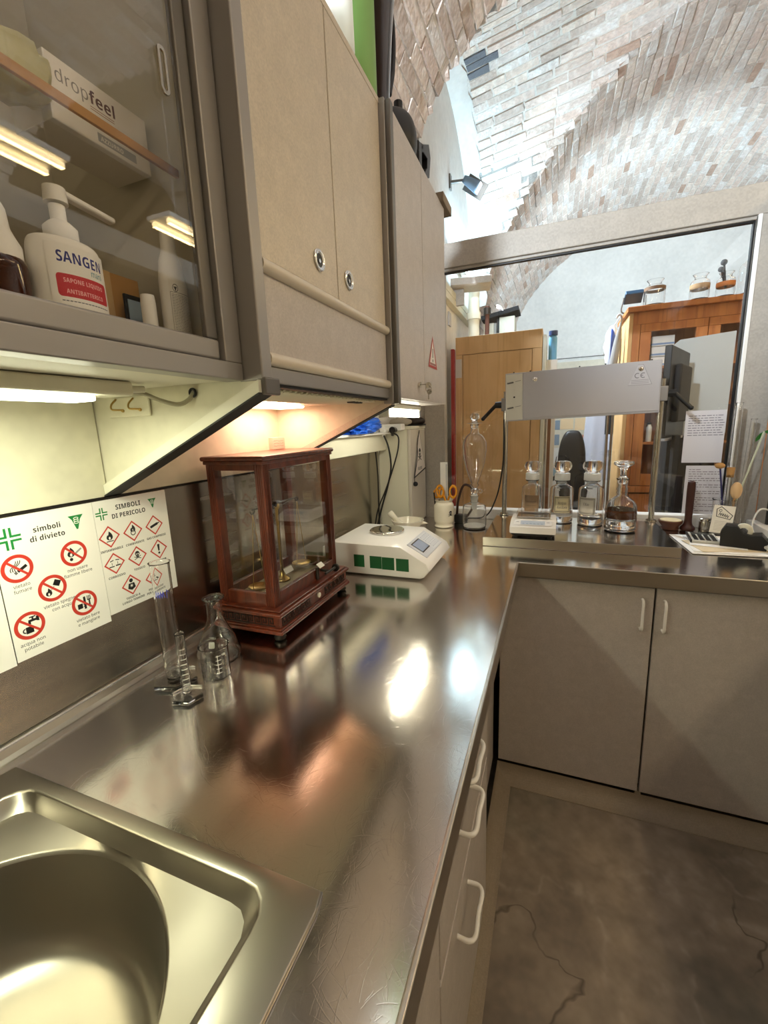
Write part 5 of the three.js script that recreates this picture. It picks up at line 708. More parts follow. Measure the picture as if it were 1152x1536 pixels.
// ------------------------------------------------------------------ right end of the back worktop
{
  const pd = thing('wooden_mortar', 'brown wooden mortar with pale rim behind the platform corner', 'mortar', [1.285, CT, -1.945]); part(pd, 'bowl', vessel([[0.03, 0], [0.034, 0.005], [0.03, 0.012], [0.044, 0.03], [0.046, 0.04]], 0.006, 0.01, 32), std({ color: 0x5b3420, roughness: 0.5 })); part(pd, 'lid', cyl(0.04, 0.04, 0.004, 32), std({ color: 0xd8c79c, roughness: 0.7 }), [0, 0.041, 0]);
  const pe = thing('wooden_pestle', 'tall dark brown turned wooden pestle standing upright', 'pestle', [1.345, CT, -1.93]); part(pe, 'shaft', lathe(smoothPts([[0, 0], [0.026, 0.003], [0.027, 0.014], [0.016, 0.03], [0.0145, 0.1], [0.0145, 0.2], [0.012, 0.212], [0, 0.216]], 40), 28), std({ color: 0x3f1c14, roughness: 0.4 }));
  const tin = thing('metal_tin', 'small cylindrical steel weight with groove', 'tin', [1.405, CT, -1.93]); part(tin, 'body', lathe([[0, 0], [0.02, 0], [0.021, 0.002], [0.021, 0.04], [0.015, 0.044], [0.018, 0.048], [0.019, 0.056], [0, 0.058]], 28), M.steelRod);
  const pp = thing('paper_stack', 'stack of loose white sheets on the back worktop', 'papers', [1.43, CT + 0.0003, -1.7]);
  [[0, 0.002, 0.0, 0.33, 0.28, 0.05], [0.01, 0.0045, 0.015, 0.3, 0.24, -0.08], [-0.03, 0.0065, 0.03, 0.22, 0.16, 0.2]].forEach(([x, y, z, w, d, a], i) => part(pp, 'sheet', boxG(w, 0.0018, d, 0.0004), i === 2 ? std({ color: 0xdcc9a6, roughness: 0.8 }) : M.paper, [x, y, z], [0, a, 0]));
  const pp2 = thing('note_sheet', 'single white sheet under the calculator', 'paper', [1.385, CT + 0.009, -1.695]); part(pp2, 'sheet', boxG(0.17, 0.0012, 0.13, 0.0004), M.paper, [0, 0, 0], [0, -0.25, 0]);
  const c = thing('pocket_calculator', 'silver pocket calculator with black keys lying on papers', 'calculator', [1.352, CT + 0.0102, -1.745], -0.12);
  part(c, 'case', boxG(0.09, 0.01, 0.14, 0.003), std({ color: 0xc3c1b6, roughness: 0.45 }), [0, 0.005, 0]); part(c, 'display', boxG(0.07, 0.001, 0.025, 0.0004), std({ color: 0x2c3029, roughness: 0.2 }), [0, 0.0104, -0.05]);
  for (let r = 0; r < 4; r++) for (let q = 0; q < 4; q++) part(c, 'key', boxG(0.014, 0.003, 0.016, 0.001), M.black, [-0.029 + q * 0.0195, 0.011, -0.02 + r * 0.024]);
  part(c, 'edge_trim', boxG(0.006, 0.012, 0.142, 0.002), M.black, [-0.046, 0.006, 0]);
  const t = thing('tape_dispenser', 'black desktop tape dispenser with a roll of clear tape', 'dispenser', [1.45, CT + 0.0066, -1.665], -0.35);
  const tg = extr([[-0.06, 0], [0.065, 0], [0.068, 0.03], [0.05, 0.05], [0.02, 0.046], [0.0, 0.05], [-0.02, 0.075], [-0.05, 0.075], [-0.062, 0.05]], 0.055, 0.003); tg.translate(0, 0.003, -0.0275); part(t, 'body', toCreasedNormals(tg, 0.6), M.black); part(t, 'tape_roll', lathe([[0.012, -0.009], [0.026, -0.009], [0.026, 0.009], [0.012, 0.009]], 32).rotateX(Math.PI / 2), M.cream, [0.0, 0.062, 0.0]); part(t, 'cutter', boxG(0.004, 0.02, 0.024, 0.001), M.steelRod, [0.07, 0.045, 0]);
  const lo = thing('plastic_tubing', 'loop of clear plastic tubing behind the tape dispenser', 'tubing', [1.54, CT + 0.005, -1.8]); part(lo, 'hose', tube([[-0.02, 0.003, 0.08], [-0.03, 0.06, 0.03], [0.0, 0.12, 0.0], [0.05, 0.1, -0.02], [0.06, 0.03, 0.0], [0.03, 0.004, 0.06]], 0.003, 50, 8), M.frost);
  const cr = thing('crumpled_wrap', 'crumpled clear plastic wrap by the right sill', 'wrap', [1.535, CT + 0.004, -1.6]); part(cr, 'wrap', (() => { const g = new THREE.IcosahedronGeometry(0.035, 6); const p = g.attributes.position; for (let i = 0; i < p.count; i++) { const v = V3(p.getX(i), p.getY(i), p.getZ(i)); const k = 1 + 0.25 * Math.sin(210 * v.x + 160 * v.y) * Math.sin(190 * v.z); p.setXYZ(i, v.x * k, Math.max(0, 0.024 + v.y * k * 0.7), v.z * k); } g.computeVertexNormals(); return g; })(), M.frost);
  const bk = thing('glass_beaker', 'glass beaker holding tags, sticks and a corked tube by the post', 'glassware', [1.455, CT, -1.9]);
  part(bk, 'body', vessel([[0.035, 0], [0.038, 0.004], [0.038, 0.14], [0.041, 0.146]], 0.002, 0.004, 36), M.glass);
  const tg2 = thing('paper_tag', 'hand lettered white paper label stuck to the glass beaker', 'label', [1.443, CT + 0.012, -1.8595]); const lg = new THREE.PlaneGeometry(0.07, 0.115, 8, 4); part(tg2, 'paper', boxG(0.07, 0.112, 0.0012, 0.0004), M.paper, [0, 0.056, 0], [0, -0.1, -0.08]);
  part(tg2, 'writing', lg, printed(canvasTex(256, 420, (x, w, h) => { x.fillStyle = '#efe9da'; x.fillRect(0, 0, w, h); x.strokeStyle = '#2d2a26'; x.lineWidth = 9; x.beginPath(); x.moveTo(40, 60); x.lineTo(90, 20); x.lineTo(240, 140); x.lineTo(215, 200); x.lineTo(50, 170); x.closePath(); x.stroke(); x.lineWidth = 7; x.strokeStyle = '#333'; x.beginPath(); x.moveTo(70, 150); for (let q = 0; q < 12; q++) x.lineTo(74 + q * 11, 128 + q * 3 + (q % 2 ? -20 : 18)); x.stroke(); x.beginPath(); x.arc(86, 78, 16, 0, 6); x.stroke(); x.fillStyle = '#a49c8a'; for (let r = 0; r < 7; r++) x.fillRect(40, 240 + r * 22, 150 + 20 * (r % 3), 4); })), [0, 0.056, 0.0009], [0, -0.1, -0.08]);
  const st = (n, l, cat, a, b, r, m) => { const q = thing(n, l, cat, a); part(q, 'shaft', rod([0, 0, 0], [b[0] - a[0], b[1] - a[1], b[2] - a[2]], r, 10), m); return q; };
  const q1 = st('stirring_stick', 'blue stick with a wooden ball end leaning in the beaker', 'stick', [1.465, CT + 0.006, -1.895], [1.428, CT + 0.275, -1.9], 0.0032, std({ color: 0x2b2a5c, roughness: 0.4 })); part(q1, 'knob', new THREE.SphereGeometry(0.015, 16, 12).scale(1.2, 0.8, 1), M.cork, [-0.038, 0.276, -0.005]);
  const ct = thing('corked_tube', 'glass test tube closed with a brown cork in the beaker', 'test tube', [1.47, CT + 0.008, -1.918]); part(ct, 'tube', vessel([[0.008, 0], [0.0125, 0.01], [0.0125, 0.235]], 0.0012, 0.003, 24), M.glass); part(ct, 'cork', cyl(0.0145, 0.0115, 0.04, 20), M.cork, [0, 0.245, 0]);
  const sp = thing('wooden_spatula', 'carved wooden spoon head sticking out of the beaker', 'spatula', [1.474, CT + 0.006, -1.885]); part(sp, 'handle', rod([0, 0, 0], [0.008, 0.15, 0.004], 0.004, 10), M.cork); part(sp, 'head', new THREE.SphereGeometry(1, 18, 14).scale(0.02, 0.034, 0.012), std({ color: 0xd0ab7c, roughness: 0.7 }), [0.01, 0.178, 0.005]);
  const pl = thing('plant_cutting', 'pale stem with one green leaf leaning against the post', 'plant', [1.462, CT + 0.006, -1.89]); part(pl, 'stem', tube([[0, 0, 0], [0.024, 0.12, 0.002], [0.055, 0.26, 0.004], [0.088, 0.41, 0.006]], 0.0036, 30, 8), phy({ color: 0xd7dcc2, roughness: 0.4, transmission: 0.3, thickness: 0 })); const lf = new THREE.Shape(); lf.moveTo(0, 0); lf.quadraticCurveTo(0.02, 0.018, 0.045, 0.008); lf.quadraticCurveTo(0.03, -0.012, 0, 0); const lfg = extr([[0, 0], [0.012, 0.009], [0.028, 0.012], [0.046, 0.006], [0.034, -0.004], [0.014, -0.006]], 0.0008); part(pl, 'leaf', lfg, M.leaf, [0.084, 0.408, 0.006], [0.5, -0.3, 0.05]); part(pl, 'leaf', lfg, M.leaf, [0.088, 0.41, 0.006], [0.3, 0.2, -2.2]);
  const ta = thing('tall_glass_tube', 'tall clear glass tube standing in front of the taped sheets', 'glassware', [1.478, CT + 0.006, -1.935]); part(ta, 'tube', vessel([[0.012, 0], [0.0135, 0.004], [0.0135, 0.52], [0.0155, 0.523]], 0.0014, 0.004, 24), M.glass);
  const ta2 = thing('glass_column', 'slender clear glass column leaning beside the window post', 'glassware', [1.525, CT + 0.001, -1.955]); part(ta2, 'tube', vessel([[0.009, 0], [0.01, 0.004], [0.01, 0.46], [0.0115, 0.463]], 0.0012, 0.004, 20), M.glass, [0, 0, 0], [0, 0, -0.03]); part(ta2, 'foot', cyl(0.02, 0.021, 0.005, 24), M.glass, [0, 0.0025, 0]);
}
// ------------------------------------------------------------------ office beyond the glass
{
  const w = thing('wardrobe', 'light oak wardrobe standing beyond the glass on the left', 'wardrobe', [0.42, 0, -3.25]);
  wb(w, 'carcass', M.oak, 0.105, 0.7, 0, 2.0, -3.5, -3.07, 0.003); wb(w, 'top_rail', M.oak, 0.105, 0.7, 1.88, 2.001, -3.068, -3.05, 0.002); wb(w, 'stile', M.oak, 0.105, 0.155, 0, 1.879, -3.068, -3.05, 0.002); wb(w, 'stile', M.oak, 0.638, 0.7, 0, 1.879, -3.068, -3.05, 0.002);
  for (const [a, b] of [[0.158, 0.635]]) { const d = wb(w, 'door', M.oak, a, b, 0.08, 1.876, -3.069, -3.052, 0.002); } wb(w, 'hinge', M.darkMetal, 0.634, 0.639, 1.62, 1.7, -3.052, -3.048, 0.001); wb(w, 'plinth', M.oak, 0.158, 0.635, 0, 0.078, -3.068, -3.056, 0.001);
  const rd = thing('red_cabinet_strip', 'narrow dark red strip standing left of the oak wardrobe', 'strip', [0.09, 0, -3.03]); wb(rd, 'strip', M.red, 0.078, 0.102, 0.0, 1.92, -3.06, -3.01, 0.003);
  const fs = thing('extinguisher_sign', 'small red fire extinguisher sign on the wardrobe edge', 'sign', [0.128, 1.72, -3.047]); part(fs, 'plate', boxG(0.045, 0.13, 0.002, 0.0005), printed(canvasTex(96, 256, (x, w2, h) => { x.fillStyle = '#d8d2c8'; x.fillRect(0, 0, w2, h); x.fillStyle = '#b5382c'; x.fillRect(14, 30, 68, 150); x.fillStyle = '#e8e2d8'; x.fillRect(38, 70, 22, 84); x.fillRect(30, 56, 38, 10); })), [0, 0.065, 0]);
  const df = thing('door_frame_board', 'narrow cream door frame with hinge on the office side wall', 'door frame', [0.06, 0, -2.7]); wb(df, 'board', M.wallCream, 0.002, 0.07, 0, 2.1, -2.86, -2.6, 0.004); wb(df, 'hinge', M.brass, 0.06, 0.076, 1.3, 1.38, -2.605, -2.59, 0.002);
  const tr = struct('trim_4'); for (const [y0, y1, d] of [[2.278, 2.325, 0.05], [2.33, 2.38, 0.05]]) wb(tr, 'conduit', M.cream, 0.001, d, y0, y1, -4.1, -2.1, 0.004);
  const ss = thing('wall_switch', 'small pale switch plate on the office wall below the conduit', 'switch', [0.002, 2.14, -3.3]); part(ss, 'plate', boxG(0.01, 0.1, 0.08, 0.003), M.grey, [0.005, 0.05, 0]);
  const pi = thing('drain_pipe', 'cream vertical pipe with collar in the office corner', 'pipe', [0.14, 0, -3.62]); part(pi, 'pipe', cyl(0.045, 0.045, 2.42, 28), M.creamMetal, [0, 1.21, 0]); part(pi, 'collar', cyl(0.055, 0.055, 0.05, 28), M.creamMetal, [0, 2.26, 0]); part(pi, 'elbow', tube([[0, 2.4, 0], [0, 2.46, 0.01], [-0.05, 2.52, 0.03], [-0.1, 2.53, 0.05]], 0.045, 24, 18), M.creamMetal);
  const hp = thing('heating_pipe', 'rusty brown heating pipe beside the cream drain pipe', 'pipe', [0.24, 0, -3.68]); part(hp, 'pipe', cyl(0.018, 0.018, 2.34, 18), std({ color: 0x5a3527, roughness: 0.7, metalness: 0.3 }), [0, 1.17, 0]); part(hp, 'valve', cyl(0.03, 0.03, 0.05, 18), M.darkMetal, [0, 2.3, 0]);
  const hd = thing('lamp_shelf', 'grey metal bracket shelf on the office wall under the bright tube', 'shelf', [0.14, 2.43, -3.35]); part(hd, 'board', boxG(0.3, 0.05, 0.22, 0.004), M.frame, [0.02, 0.0, 0], [0, 0.2, 0]); part(hd, 'bracket', boxG(0.1, 0.12, 0.03, 0.004), M.frame, [-0.08, -0.08, 0]);
  const tl = thing('wall_tube_lamp', 'bright cool fluorescent tube lamp on the lunette wall', 'lamp', [0.05, 2.66, -3.75]); part(tl, 'housing', boxG(0.05, 0.06, 0.95, 0.004), M.white, [-0.02, 0, 0]); part(tl, 'tube', rod([0.03, 0.0, -0.46], [0.03, 0.0, 0.46], 0.016, 18), glow(LAMP.office.c, 20)); rectLight(tl, LAMP.office, 0.9, 0.05, [0.05, 0.02, 0], [0.5, 1.0, 0]);
  const vb = thing('ventilation_box', 'beige ventilation box with dark slanted cover behind the wardrobe', 'box', [0.26, 0, -4.5]); wb(vb, 'stand', M.wallCream, 0.12, 0.4, 0, 1.98, -4.65, -4.4, 0.003); wb(vb, 'box', M.wallCream, 0.1, 0.2, 1.98, 2.36, -4.65, -4.42, 0.003); wb(vb, 'box', M.creamMetal, 0.255, 0.4, 1.98, 2.4, -4.65, -4.4, 0.003); wb(vb, 'slot', M.black, 0.225, 0.25, 1.98, 2.4, -4.6, -4.45, 0.002); wb(vb, 'pane', M.frost, 0.2, 0.222, 2.0, 2.36, -4.5, -4.44, 0.002); part(vb, 'cover', boxG(0.36, 0.04, 0.28, 0.003), M.blackMatte, [0.0, 2.43, 0], [0, 0, 0.16]);
  const bc = thing('spray_can', 'pale blue spray can beside the wardrobe edge', 'can', [0.765, 0, -3.3]); part(bc, 'stand', boxG(0.07, 1.82, 0.07, 0.003), M.white, [0, 0.91, 0]); part(bc, 'can', lathe([[0, 1.821], [0.028, 1.821], [0.028, 1.97], [0.02, 1.99], [0, 1.99]], 24), std({ color: 0x6fb3de, roughness: 0.3 })); part(bc, 'cap', cyl(0.03, 0.03, 0.03, 24), std({ color: 0x27457a, roughness: 0.4 }), [0, 2.005, 0]);
  const wp = thing('wardrobe', 'narrow cream wardrobe side panel right of the oak wardrobe', 'wardrobe', [0.75, 0, -3.1]); wb(wp, 'panel', M.creamMetal, 0.703, 0.726, 0, 1.96, -3.5, -3.05, 0.002); wb(wp, 'edge_strip', M.steelRod, 0.73, 0.745, 0, 1.62, -3.1, -3.06, 0.002); wb(wp, 'edge_strip', std({ color: 0x8a5a34, roughness: 0.5 }), 0.75, 0.772, 0, 1.6, -3.12, -3.08, 0.002);
}
{
  // pine dresser with jars
  const h = thing('pine_dresser', 'glazed pine dresser carrying glass jars beyond the partition', 'dresser', [1.55, 0, -3.4]); const F = -3.2;
  wb(h, 'back', M.pine, 1.24, 2.1, 0, 2.04, -3.66, -3.64, 0.002); wb(h, 'side_panel', M.oak, 1.232, 1.256, 0, 2.06, -3.66, F - 0.002, 0.002); wb(h, 'side_panel', M.pine, 2.09, 2.112, 0, 2.06, -3.66, F - 0.002, 0.002);
  wb(h, 'cornice', M.pine, 1.215, 2.13, 2.06, 2.095, -3.67, F + 0.03, 0.006); wb(h, 'frieze', M.pine, 1.256, 2.09, 1.985, 2.06, F - 0.03, F, 0.002);
  wb(h, 'stile', M.pine, 1.256, 1.3, 0, 1.985, F - 0.025, F, 0.002); wb(h, 'stile', M.pine, 2.05, 2.09, 0, 1.985, F - 0.025, F, 0.002);
  for (const [a, b] of [[1.302, 1.672], [1.676, 2.048]]) {
    const d = wb(h, 'door', M.pine, a, b, 1.935, 1.983, F - 0.02, F + 0.004, 0.002); wb(d, 'door_stile', M.pine, a, a + 0.062, 0.92, 1.934, F - 0.02, F + 0.004, 0.002); wb(d, 'door_stile', M.pine, b - 0.062, b, 0.92, 1.934, F - 0.02, F + 0.004, 0.002); wb(d, 'door_rail', M.pine, a + 0.063, b - 0.063, 0.92, 1.0, F - 0.02, F + 0.004, 0.002); wb(d, 'pane', M.pane, a + 0.062, b - 0.062, 1.0, 1.935, F - 0.008, F - 0.006, 0);
    wb(h, 'lower_door', M.pine, a, b, 0.08, 0.86, F - 0.02, F + 0.002, 0.002);
  }
  wb(h, 'waist_rail', M.pine, 1.256, 2.09, 0.87, 0.915, -3.62, F + 0.012, 0.004); for (const y of [1.2, 1.45, 1.7]) wb(h, 'shelf', M.pine, 1.256, 2.09, y, y + 0.018, -3.63, F - 0.03, 0.001); wb(h, 'bottom_board', M.pine, 1.256, 2.09, 0.0, 0.06, -3.63, F - 0.002, 0.001);
  const dj = (l, x, y, r, hh, m, lid) => { const q = thing('dresser_jar', l, 'jar', [x, y + 0.0186, -3.28]); part(q, 'body', lathe([[0, 0], [r, 0], [r, hh * 0.75], [r * 0.6, hh * 0.85], [r * 0.6, hh * 0.9], [0, hh * 0.9]], 20), m); part(q, 'lid', cyl(r * 0.65, r * 0.65, hh * 0.1, 16), lid, [0, hh * 0.95, 0]); };
  dj('white jar on the third dresser shelf, left of a pair', 1.385, 1.45, 0.022, 0.12, M.white, M.white); dj('grey jar on the third dresser shelf, right of a pair', 1.44, 1.45, 0.02, 0.115, M.frost, M.black); dj('cream bottle with dark lid on the lower dresser shelf', 1.41, 1.2, 0.018, 0.13, M.porcelain, M.black);
  for (let i = 0; i < 3; i++) { const q = thing('white_carton', ['lowest white carton in the dresser stack', 'middle white carton in the dresser stack', 'top white carton in the dresser stack'][i], 'box', [1.45, 1.7186 + i * 0.066, -3.34]); part(q, 'box', boxG(0.13, 0.062, 0.12, 0.002), M.white, [0, 0.031, 0]); part(q, 'blue_stripe', boxG(0.131, 0.012, 0.121, 0.001), std({ color: 0x7f9cc4, roughness: 0.5 }), [0, 0.012, 0]); }
  const T = 2.0955; const bt = (x, z, r, hh, l, band, spr) => { const q = thing('storage_jar', l, 'jar', [x, T, z]); part(q, 'body', vessel([...smoothPts([[r * 0.95, 0], [r, 0.005], [r, hh * 0.6], [r * 0.95, hh * 0.72], [r * 0.62, hh * 0.82], [r * 0.6, hh * 0.9]], 24), [r * 0.82, hh]], 0.003, 0.005, 32), M.glass); if (band) part(q, 'band', new THREE.CylinderGeometry(r + 0.001, r + 0.001, hh * 0.2, 28, 1, true), std({ color: band, roughness: 0.6 }), [0, hh * 0.5, 0]); return q; };
  bt(1.37, -3.23, 0.06, 0.155, 'wide glass jar at the left on the dresser top', 0, 0); part(scene.children[scene.children.length - 1], 'neck_label', new THREE.CylinderGeometry(0.061, 0.061, 0.02, 28, 1, true), std({ color: 0x6b4a2a, roughness: 0.6 }), [0, 0.1, 0]);
  bt(1.612, -3.22, 0.052, 0.15, 'glass jar with brown contents in the middle of dresser top', 0x9a7442); { const q = bt(1.745, -3.22, 0.048, 0.14, 'amber banded jar with dried sprig on the dresser top', 0xb56a2a); part(q, 'sprig', merge([rod([0, 0.05, 0], [-0.02, 0.2, 0], 0.006, 6), rod([0, 0.05, 0], [-0.035, 0.17, 0.01], 0.006, 6), new THREE.IcosahedronGeometry(0.018, 1).translate(-0.02, 0.2, 0), new THREE.IcosahedronGeometry(0.016, 1).translate(-0.035, 0.16, 0.01)]), M.blackMatte); }
  const bd = thing('bell_jar', 'large clear glass carboy at the right of dresser top', 'jar', [1.888, T, -3.24]); part(bd, 'body', vessel([...smoothPts([[0.075, 0], [0.08, 0.006], [0.08, 0.12], [0.07, 0.17], [0.035, 0.205], [0.024, 0.22]], 30), [0.024, 0.25], [0.032, 0.26]], 0.003, 0.006, 36), M.glass);
  const fl = thing('floodlight', 'floodlight with bracket standing on the dresser, aimed at the wall', 'lamp', [1.268, T + 0.008, -3.42]); part(fl, 'bracket', tube([[-0.055, 0.1, 0.03], [-0.06, 0.005, 0.03], [0.06, 0.005, 0.03], [0.07, 0.1, 0.03]], 0.005, 40, 8), M.aluDark); const fb = part(fl, 'lamp_body', boxG(0.11, 0.03, 0.1, 0.005), std({ color: 0x2d4a63, roughness: 0.4, metalness: 0.3 }), [0.005, 0.1, 0.02], [-0.5, 0, 0]); part(fb, 'lamp_lens', boxG(0.095, 0.003, 0.085, 0.001), glow(LAMP.uplight.c, 6), [0, 0.0165, 0]); spotLight(fl, LAMP.uplight, [0.0, 0.14, 0.0], [0.42, 1.05, -3.55], 0.85, 3);
  const bg = thing('cleaning_bag', 'blue and white plastic packet hanging at the dresser side', 'bag', [1.17, 1.74, -3.55]); part(bg, 'packet', (() => { const g = new THREE.SphereGeometry(1, 20, 16); const p = g.attributes.position; for (let i = 0; i < p.count; i++) { const k = 1 + 0.12 * Math.sin(9 * p.getY(i) + 5 * p.getX(i)); p.setXYZ(i, p.getX(i) * 0.05 * k, 0.17 + p.getY(i) * 0.15, p.getZ(i) * 0.04 * k); } g.computeVertexNormals(); return g; })(), phy({ color: 0xdfe4ee, roughness: 0.3 })); part(bg, 'blue_print', (() => { const g = new THREE.SphereGeometry(1, 20, 16, Math.PI * 0.1, Math.PI * 0.45); g.scale(0.054, 0.14, 0.045); g.rotateY(1.2); g.translate(-0.006, 0.17, 0); return g; })(), std({ color: 0x2e55b4, roughness: 0.4 })); part(bg, 'hanging_cord', rod([0, 0.3, 0], [0.05, 0.38, 0], 0.003), M.grey);
  const um = thing('umbrella', 'folded grey umbrella hanging beside the dresser', 'umbrella', [1.15, 1.62, -3.35]); part(um, 'canopy', lathe(smoothPts([[0.004, 0], [0.02, 0.05], [0.026, 0.15], [0.02, 0.32], [0.006, 0.42]], 24), 12), std({ color: 0x8d8a87, roughness: 0.8 }), [0, 0, 0], [0, 0, -0.12]); part(um, 'hook', tube([[0.05, 0.41, 0], [0.055, 0.45, 0], [0.035, 0.47, 0], [0.02, 0.45, 0]], 0.006, 20, 8), M.grey);
}
{
  // office chair, coat, rail, desk, far wall print
  const c = thing('office_chair', 'black high-backed office chair beyond the glass', 'chair', [0.96, 0, -4.25]);
  const bk = new THREE.SphereGeometry(1, 28, 20); { const p = bk.attributes.position; for (let i = 0; i < p.count; i++) { const y = p.getY(i), s = v => Math.sign(v) * Math.pow(Math.abs(v), 0.55); const wd = 0.125 - 0.03 * Math.max(0, y) + 0.02 * Math.max(0, -y); p.setXYZ(i, s(p.getX(i)) * wd, 0.95 + s(y) * 0.34, s(p.getZ(i)) * 0.05); } bk.computeVertexNormals(); } part(c, 'backrest', bk, M.black); part(c, 'seat', boxG(0.5, 0.1, 0.5, 0.04), M.black, [0, 0.5, -0.25]); part(c, 'column', cyl(0.03, 0.03, 0.36, 16), M.darkMetal, [0, 0.27, -0.25]); for (let i = 0; i < 5; i++) { const a = i * Math.PI * 0.4; part(c, 'leg', bar([0, 0.1, -0.25], [0.28 * Math.cos(a), 0.06, -0.25 + 0.28 * Math.sin(a)], 0.04, 0.025), M.black); part(c, 'caster', new THREE.SphereGeometry(0.028, 12, 10), M.black, [0.28 * Math.cos(a), 0.028, -0.25 + 0.28 * Math.sin(a)]); } for (const s of [-1, 1]) part(c, 'armrest', tube([[s * 0.13, 0.85, 0], [s * 0.26, 0.74, -0.1], [s * 0.26, 0.72, -0.3]], 0.02, 20, 10), M.black);
  const k = thing('lab_coat', 'pale grey lab coat hanging behind the office chair', 'coat', [1.19, 0.78, -4.6]); part(k, 'cloth', (() => { const N = 40, Mh = 24, pos = [], idx = []; for (let j = 0; j <= Mh; j++) for (let i = 0; i < N; i++) { const a = 2 * Math.PI * i / N, t = j / Mh; const w = lerp(0.13, 0.1, t) * (t > 0.85 ? 1 - (t - 0.85) * 4 : 1), d = 0.05 * (t > 0.85 ? 1 - (t - 0.85) * 3 : 1), f = 1 + 0.14 * Math.sin(a * 7 + t * 2) * (1 - t); pos.push(w * Math.cos(a) * f, t * 0.85, d * Math.sin(a) * f); } for (let j = 0; j < Mh; j++) for (let i = 0; i < N; i++) { const p = j * N + i, q = j * N + (i + 1) % N; idx.push(p, q, q + N, p, q + N, p + N); } const g = new THREE.BufferGeometry(); g.setAttribute('position', new THREE.Float32BufferAttribute(pos, 3)); g.setIndex(idx); g.computeVertexNormals(); return g; })(), std({ color: 0xb4b4bd, roughness: 0.85, side: THREE.DoubleSide })); part(k, 'sleeve', tube([[0.1, 0.72, 0.02], [0.13, 0.5, 0.05], [0.12, 0.3, 0.07]], 0.04, 24, 14), std({ color: 0xaaaab4, roughness: 0.85 }));
  const r = thing('clothes_stand', 'chrome tube clothes stand behind the office chair', 'stand', [1.26, 0, -4.0]); for (const x of [-0.035, 0.0, 0.04, 0.075]) part(r, 'upright', cyl(0.011, 0.011, 1.9, 16), M.steelRod, [x, 0.97, 0.02 * (x > 0 ? 1 : -1)]); part(r, 'top_rail', rod([-0.1, 1.92, 0], [0.12, 1.92, 0], 0.012), M.steelRod); part(r, 'base', boxG(0.3, 0.02, 0.3, 0.005), M.steelRod, [0, 0.01, 0]); part(r, 'black_panel', boxG(0.14, 0.5, 0.01, 0.002), M.blackMatte, [0.02, 1.5, -0.06]);
  const d = thing('office_desk', 'desk with pen tray behind the black office chair', 'desk', [0.86, 0, -5.2]); part(d, 'top', boxG(1.1, 0.03, 0.6, 0.004), M.oak, [0.2, 0.76, 0]); for (const x of [-0.3, 0.7]) for (const z of [-0.25, 0.25]) part(d, 'leg', cyl(0.02, 0.02, 0.745, 14), M.darkMetal, [x, 0.3725, z]);
  const pt = thing('pen_holder', 'pale blue pen pot with dark pens on the desk', 'pen pot', [0.8, 0.7755, -5.0]); part(pt, 'pot', vessel([[0.05, 0], [0.055, 0.1]], 0.003, 0.005, 24), std({ color: 0x87a9bf, roughness: 0.4 })); for (let i = 0; i < 5; i++) part(pt, 'pen', rod([rr(-0.02, 0.02), 0.01, rr(-0.02, 0.02)], [rr(-0.04, 0.04), rr(0.16, 0.24), rr(-0.03, 0.03)], 0.005, 6), i % 2 ? M.black : M.grey);
  const cb = thing('notice_board', 'pinned photographs and notes on the far office wall', 'notice board', [1.05, 1.0, zFar + 0.004]);
  part(cb, 'board', boxG(1.0, 1.26, 0.01, 0.002), M.wallCream, [0.1, 0.6, 0.006]); const cols = [0x2a2a2e, 0xb84a4a, 0xe8c79a, 0x7a8a9a, 0xf2efe8, 0xc9805a, 0x44506a]; for (let i = 0; i < 22; i++) part(cb, 'photo', boxG(rr(0.1, 0.2), rr(0.1, 0.18), 0.003, 0.0005), std({ color: cols[Math.floor(rnd() * 7)], roughness: 0.5 }), [-0.26 + (i % 5) * 0.19 + rr(-0.02, 0.02), 0.1 + Math.floor(i / 5) * 0.22 + rr(-0.02, 0.02), 0.0135]);
  const pr = struct('trim_5'); wb(pr, 'picture_rail', M.darkMetal, 0.5, 2.2, 2.275, 2.285, zFar + 0.001, zFar + 0.02, 0.001);
}
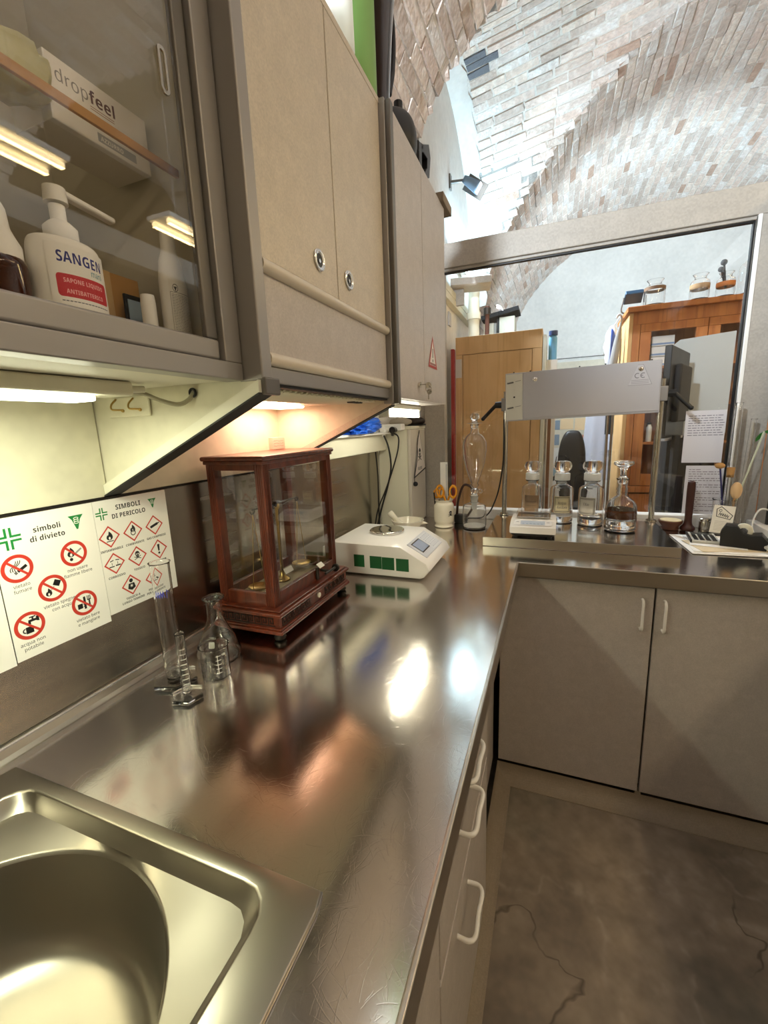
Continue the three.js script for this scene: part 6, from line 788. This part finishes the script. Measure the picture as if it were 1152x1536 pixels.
{
  const b = thing('computer_monitor', 'black flat monitor seen edge on behind the glass', 'monitor', [1.33, 0.7, -2.286]);
  part(b, 'panel', boxG(0.028, 0.41, 0.4, 0.004), M.black, [0, 0.79, 0], [0, -0.397, 0]); part(b, 'back_casing', boxG(0.03, 0.26, 0.24, 0.01), M.blackMatte, [0.026, 0.79, 0.011], [0, -0.397, 0]); part(b, 'stand', boxG(0.025, 0.6, 0.06, 0.004), M.blackMatte, [0.0, 0.3, 0.1]); part(b, 'foot', boxG(0.12, 0.012, 0.13, 0.004), M.blackMatte, [0.0, 0.006, 0.1]); part(b, 'bottom_bezel', boxG(0.031, 0.012, 0.402, 0.002), M.grey, [0, 0.582, 0], [0, -0.397, 0]);
  const u = thing('computer_tower', 'black computer tower with small white label behind the glass', 'computer', [1.47, 0.7, -2.535]); part(u, 'case', boxG(0.22, 0.58, 0.34, 0.005), M.blackMatte, [0, 0.29, -0.13]); part(u, 'label', boxG(0.02, 0.028, 0.002, 0.0004), M.paper, [-0.062, 0.35, 0.0408]); const ds = thing('side_desk', 'dark desk behind the partition carrying the computer', 'desk', [1.5, 0, -2.3]); part(ds, 'top', boxG(0.7, 0.03, 0.8, 0.004), M.blackMatte, [0.1, 0.684, -0.18]); for (const x of [-0.22, 0.42]) for (const z of [-0.54, 0.19]) part(ds, 'leg', cyl(0.02, 0.02, 0.668, 14), M.darkMetal, [x, 0.334, z]);
  const s = thing('frosted_sheet', 'large pale grey acrylic screen standing on the computer behind the monitor', 'screen panel', [1.485, 1.2805, -2.6]); part(s, 'sheet', extr([[-0.14, 0.008], [-0.14, 0.455], [-0.085, 0.5], [0.155, 0.52], [0.155, 0.008]], 0.004, 0.0006), std({ color: 0xbfc4c4, roughness: 0.35 })); part(s, 'stand', boxG(0.2, 0.012, 0.05, 0.003), M.grey, [0, 0.006, 0]);
  const lt = (n) => canvasTex(384, 560, (x, w, h) => { x.fillStyle = '#dcd9de'; x.fillRect(0, 0, w, h); x.fillStyle = n ? '#8a7f86' : '#84808c'; for (let r = 0; r < (n ? 20 : 9); r++) { let q = 30; const y = (n ? 40 : 50) + r * (n ? 25 : 26); while (q < (n && r % 3 === 0 ? 120 : 340)) { const e = rr(14, 50); x.fillRect(q, y, e, 8); q += e + 10; } } });
  const p1 = thing('taped_sheet', 'printed sheet taped to the glass, upper of two', 'paper', [1.395, 1.184, PZ - 0.0285]); part(p1, 'paper', boxG(0.145, 0.222, 0.0012, 0.0003), printed(lt(0)), [0, 0.111, 0.002]); const q1 = part(p1, 'print', new THREE.PlaneGeometry(0.144, 0.221), printed(lt(0)), [0, 0.111, 0.0029]);
  const p2 = thing('taped_sheet', 'printed sheet taped to the glass, lower of two', 'paper', [1.415, 0.956, PZ - 0.0285]); part(p2, 'paper', boxG(0.145, 0.215, 0.0012, 0.0003), M.paper, [0, 0.1075, 0.002]); part(p2, 'print', new THREE.PlaneGeometry(0.144, 0.214), printed(lt(1)), [0, 0.1075, 0.0029]);
}
// ------------------------------------------------------------------ twin tube luminaires over the passage
for (const [i, zc] of [[0, -1.06], [1, -3.08], [2, 0.96]]) {
  const l = thing('ceiling_luminaire', ['twin warm fluorescent luminaire over the passage, middle of three', 'twin warm fluorescent luminaire over the passage, farthest of three', 'twin warm fluorescent luminaire over the passage, nearest of three'][i], 'lamp', [2.58, 2.9, zc]);
  part(l, 'tray', boxG(0.22, 0.03, 1.34, 0.004), M.white, [0, 0.035, 0]); for (const x of [-0.07, 0.07]) part(l, 'tube', rod([x, 0, -0.65], [x, 0, 0.65], 0.016, 16), glow(i === 2 ? LAMP.newer.c : LAMP.room.c, 4)); for (const z of [-0.5, 0.5]) part(l, 'hanger', rod([0, 0.05, z], [0, 0.97, z], 0.004, 8), M.grey);
  for (const x of [-0.07, 0.07]) rectLight(l, i === 2 ? LAMP.newer : LAMP.room, 0.032, 1.3, [x, -0.018, 0]);
}
scene.traverse(o => { if (o.isMesh) { o.castShadow = true; o.receiveShadow = true; } });
renderer.render(scene, camera);
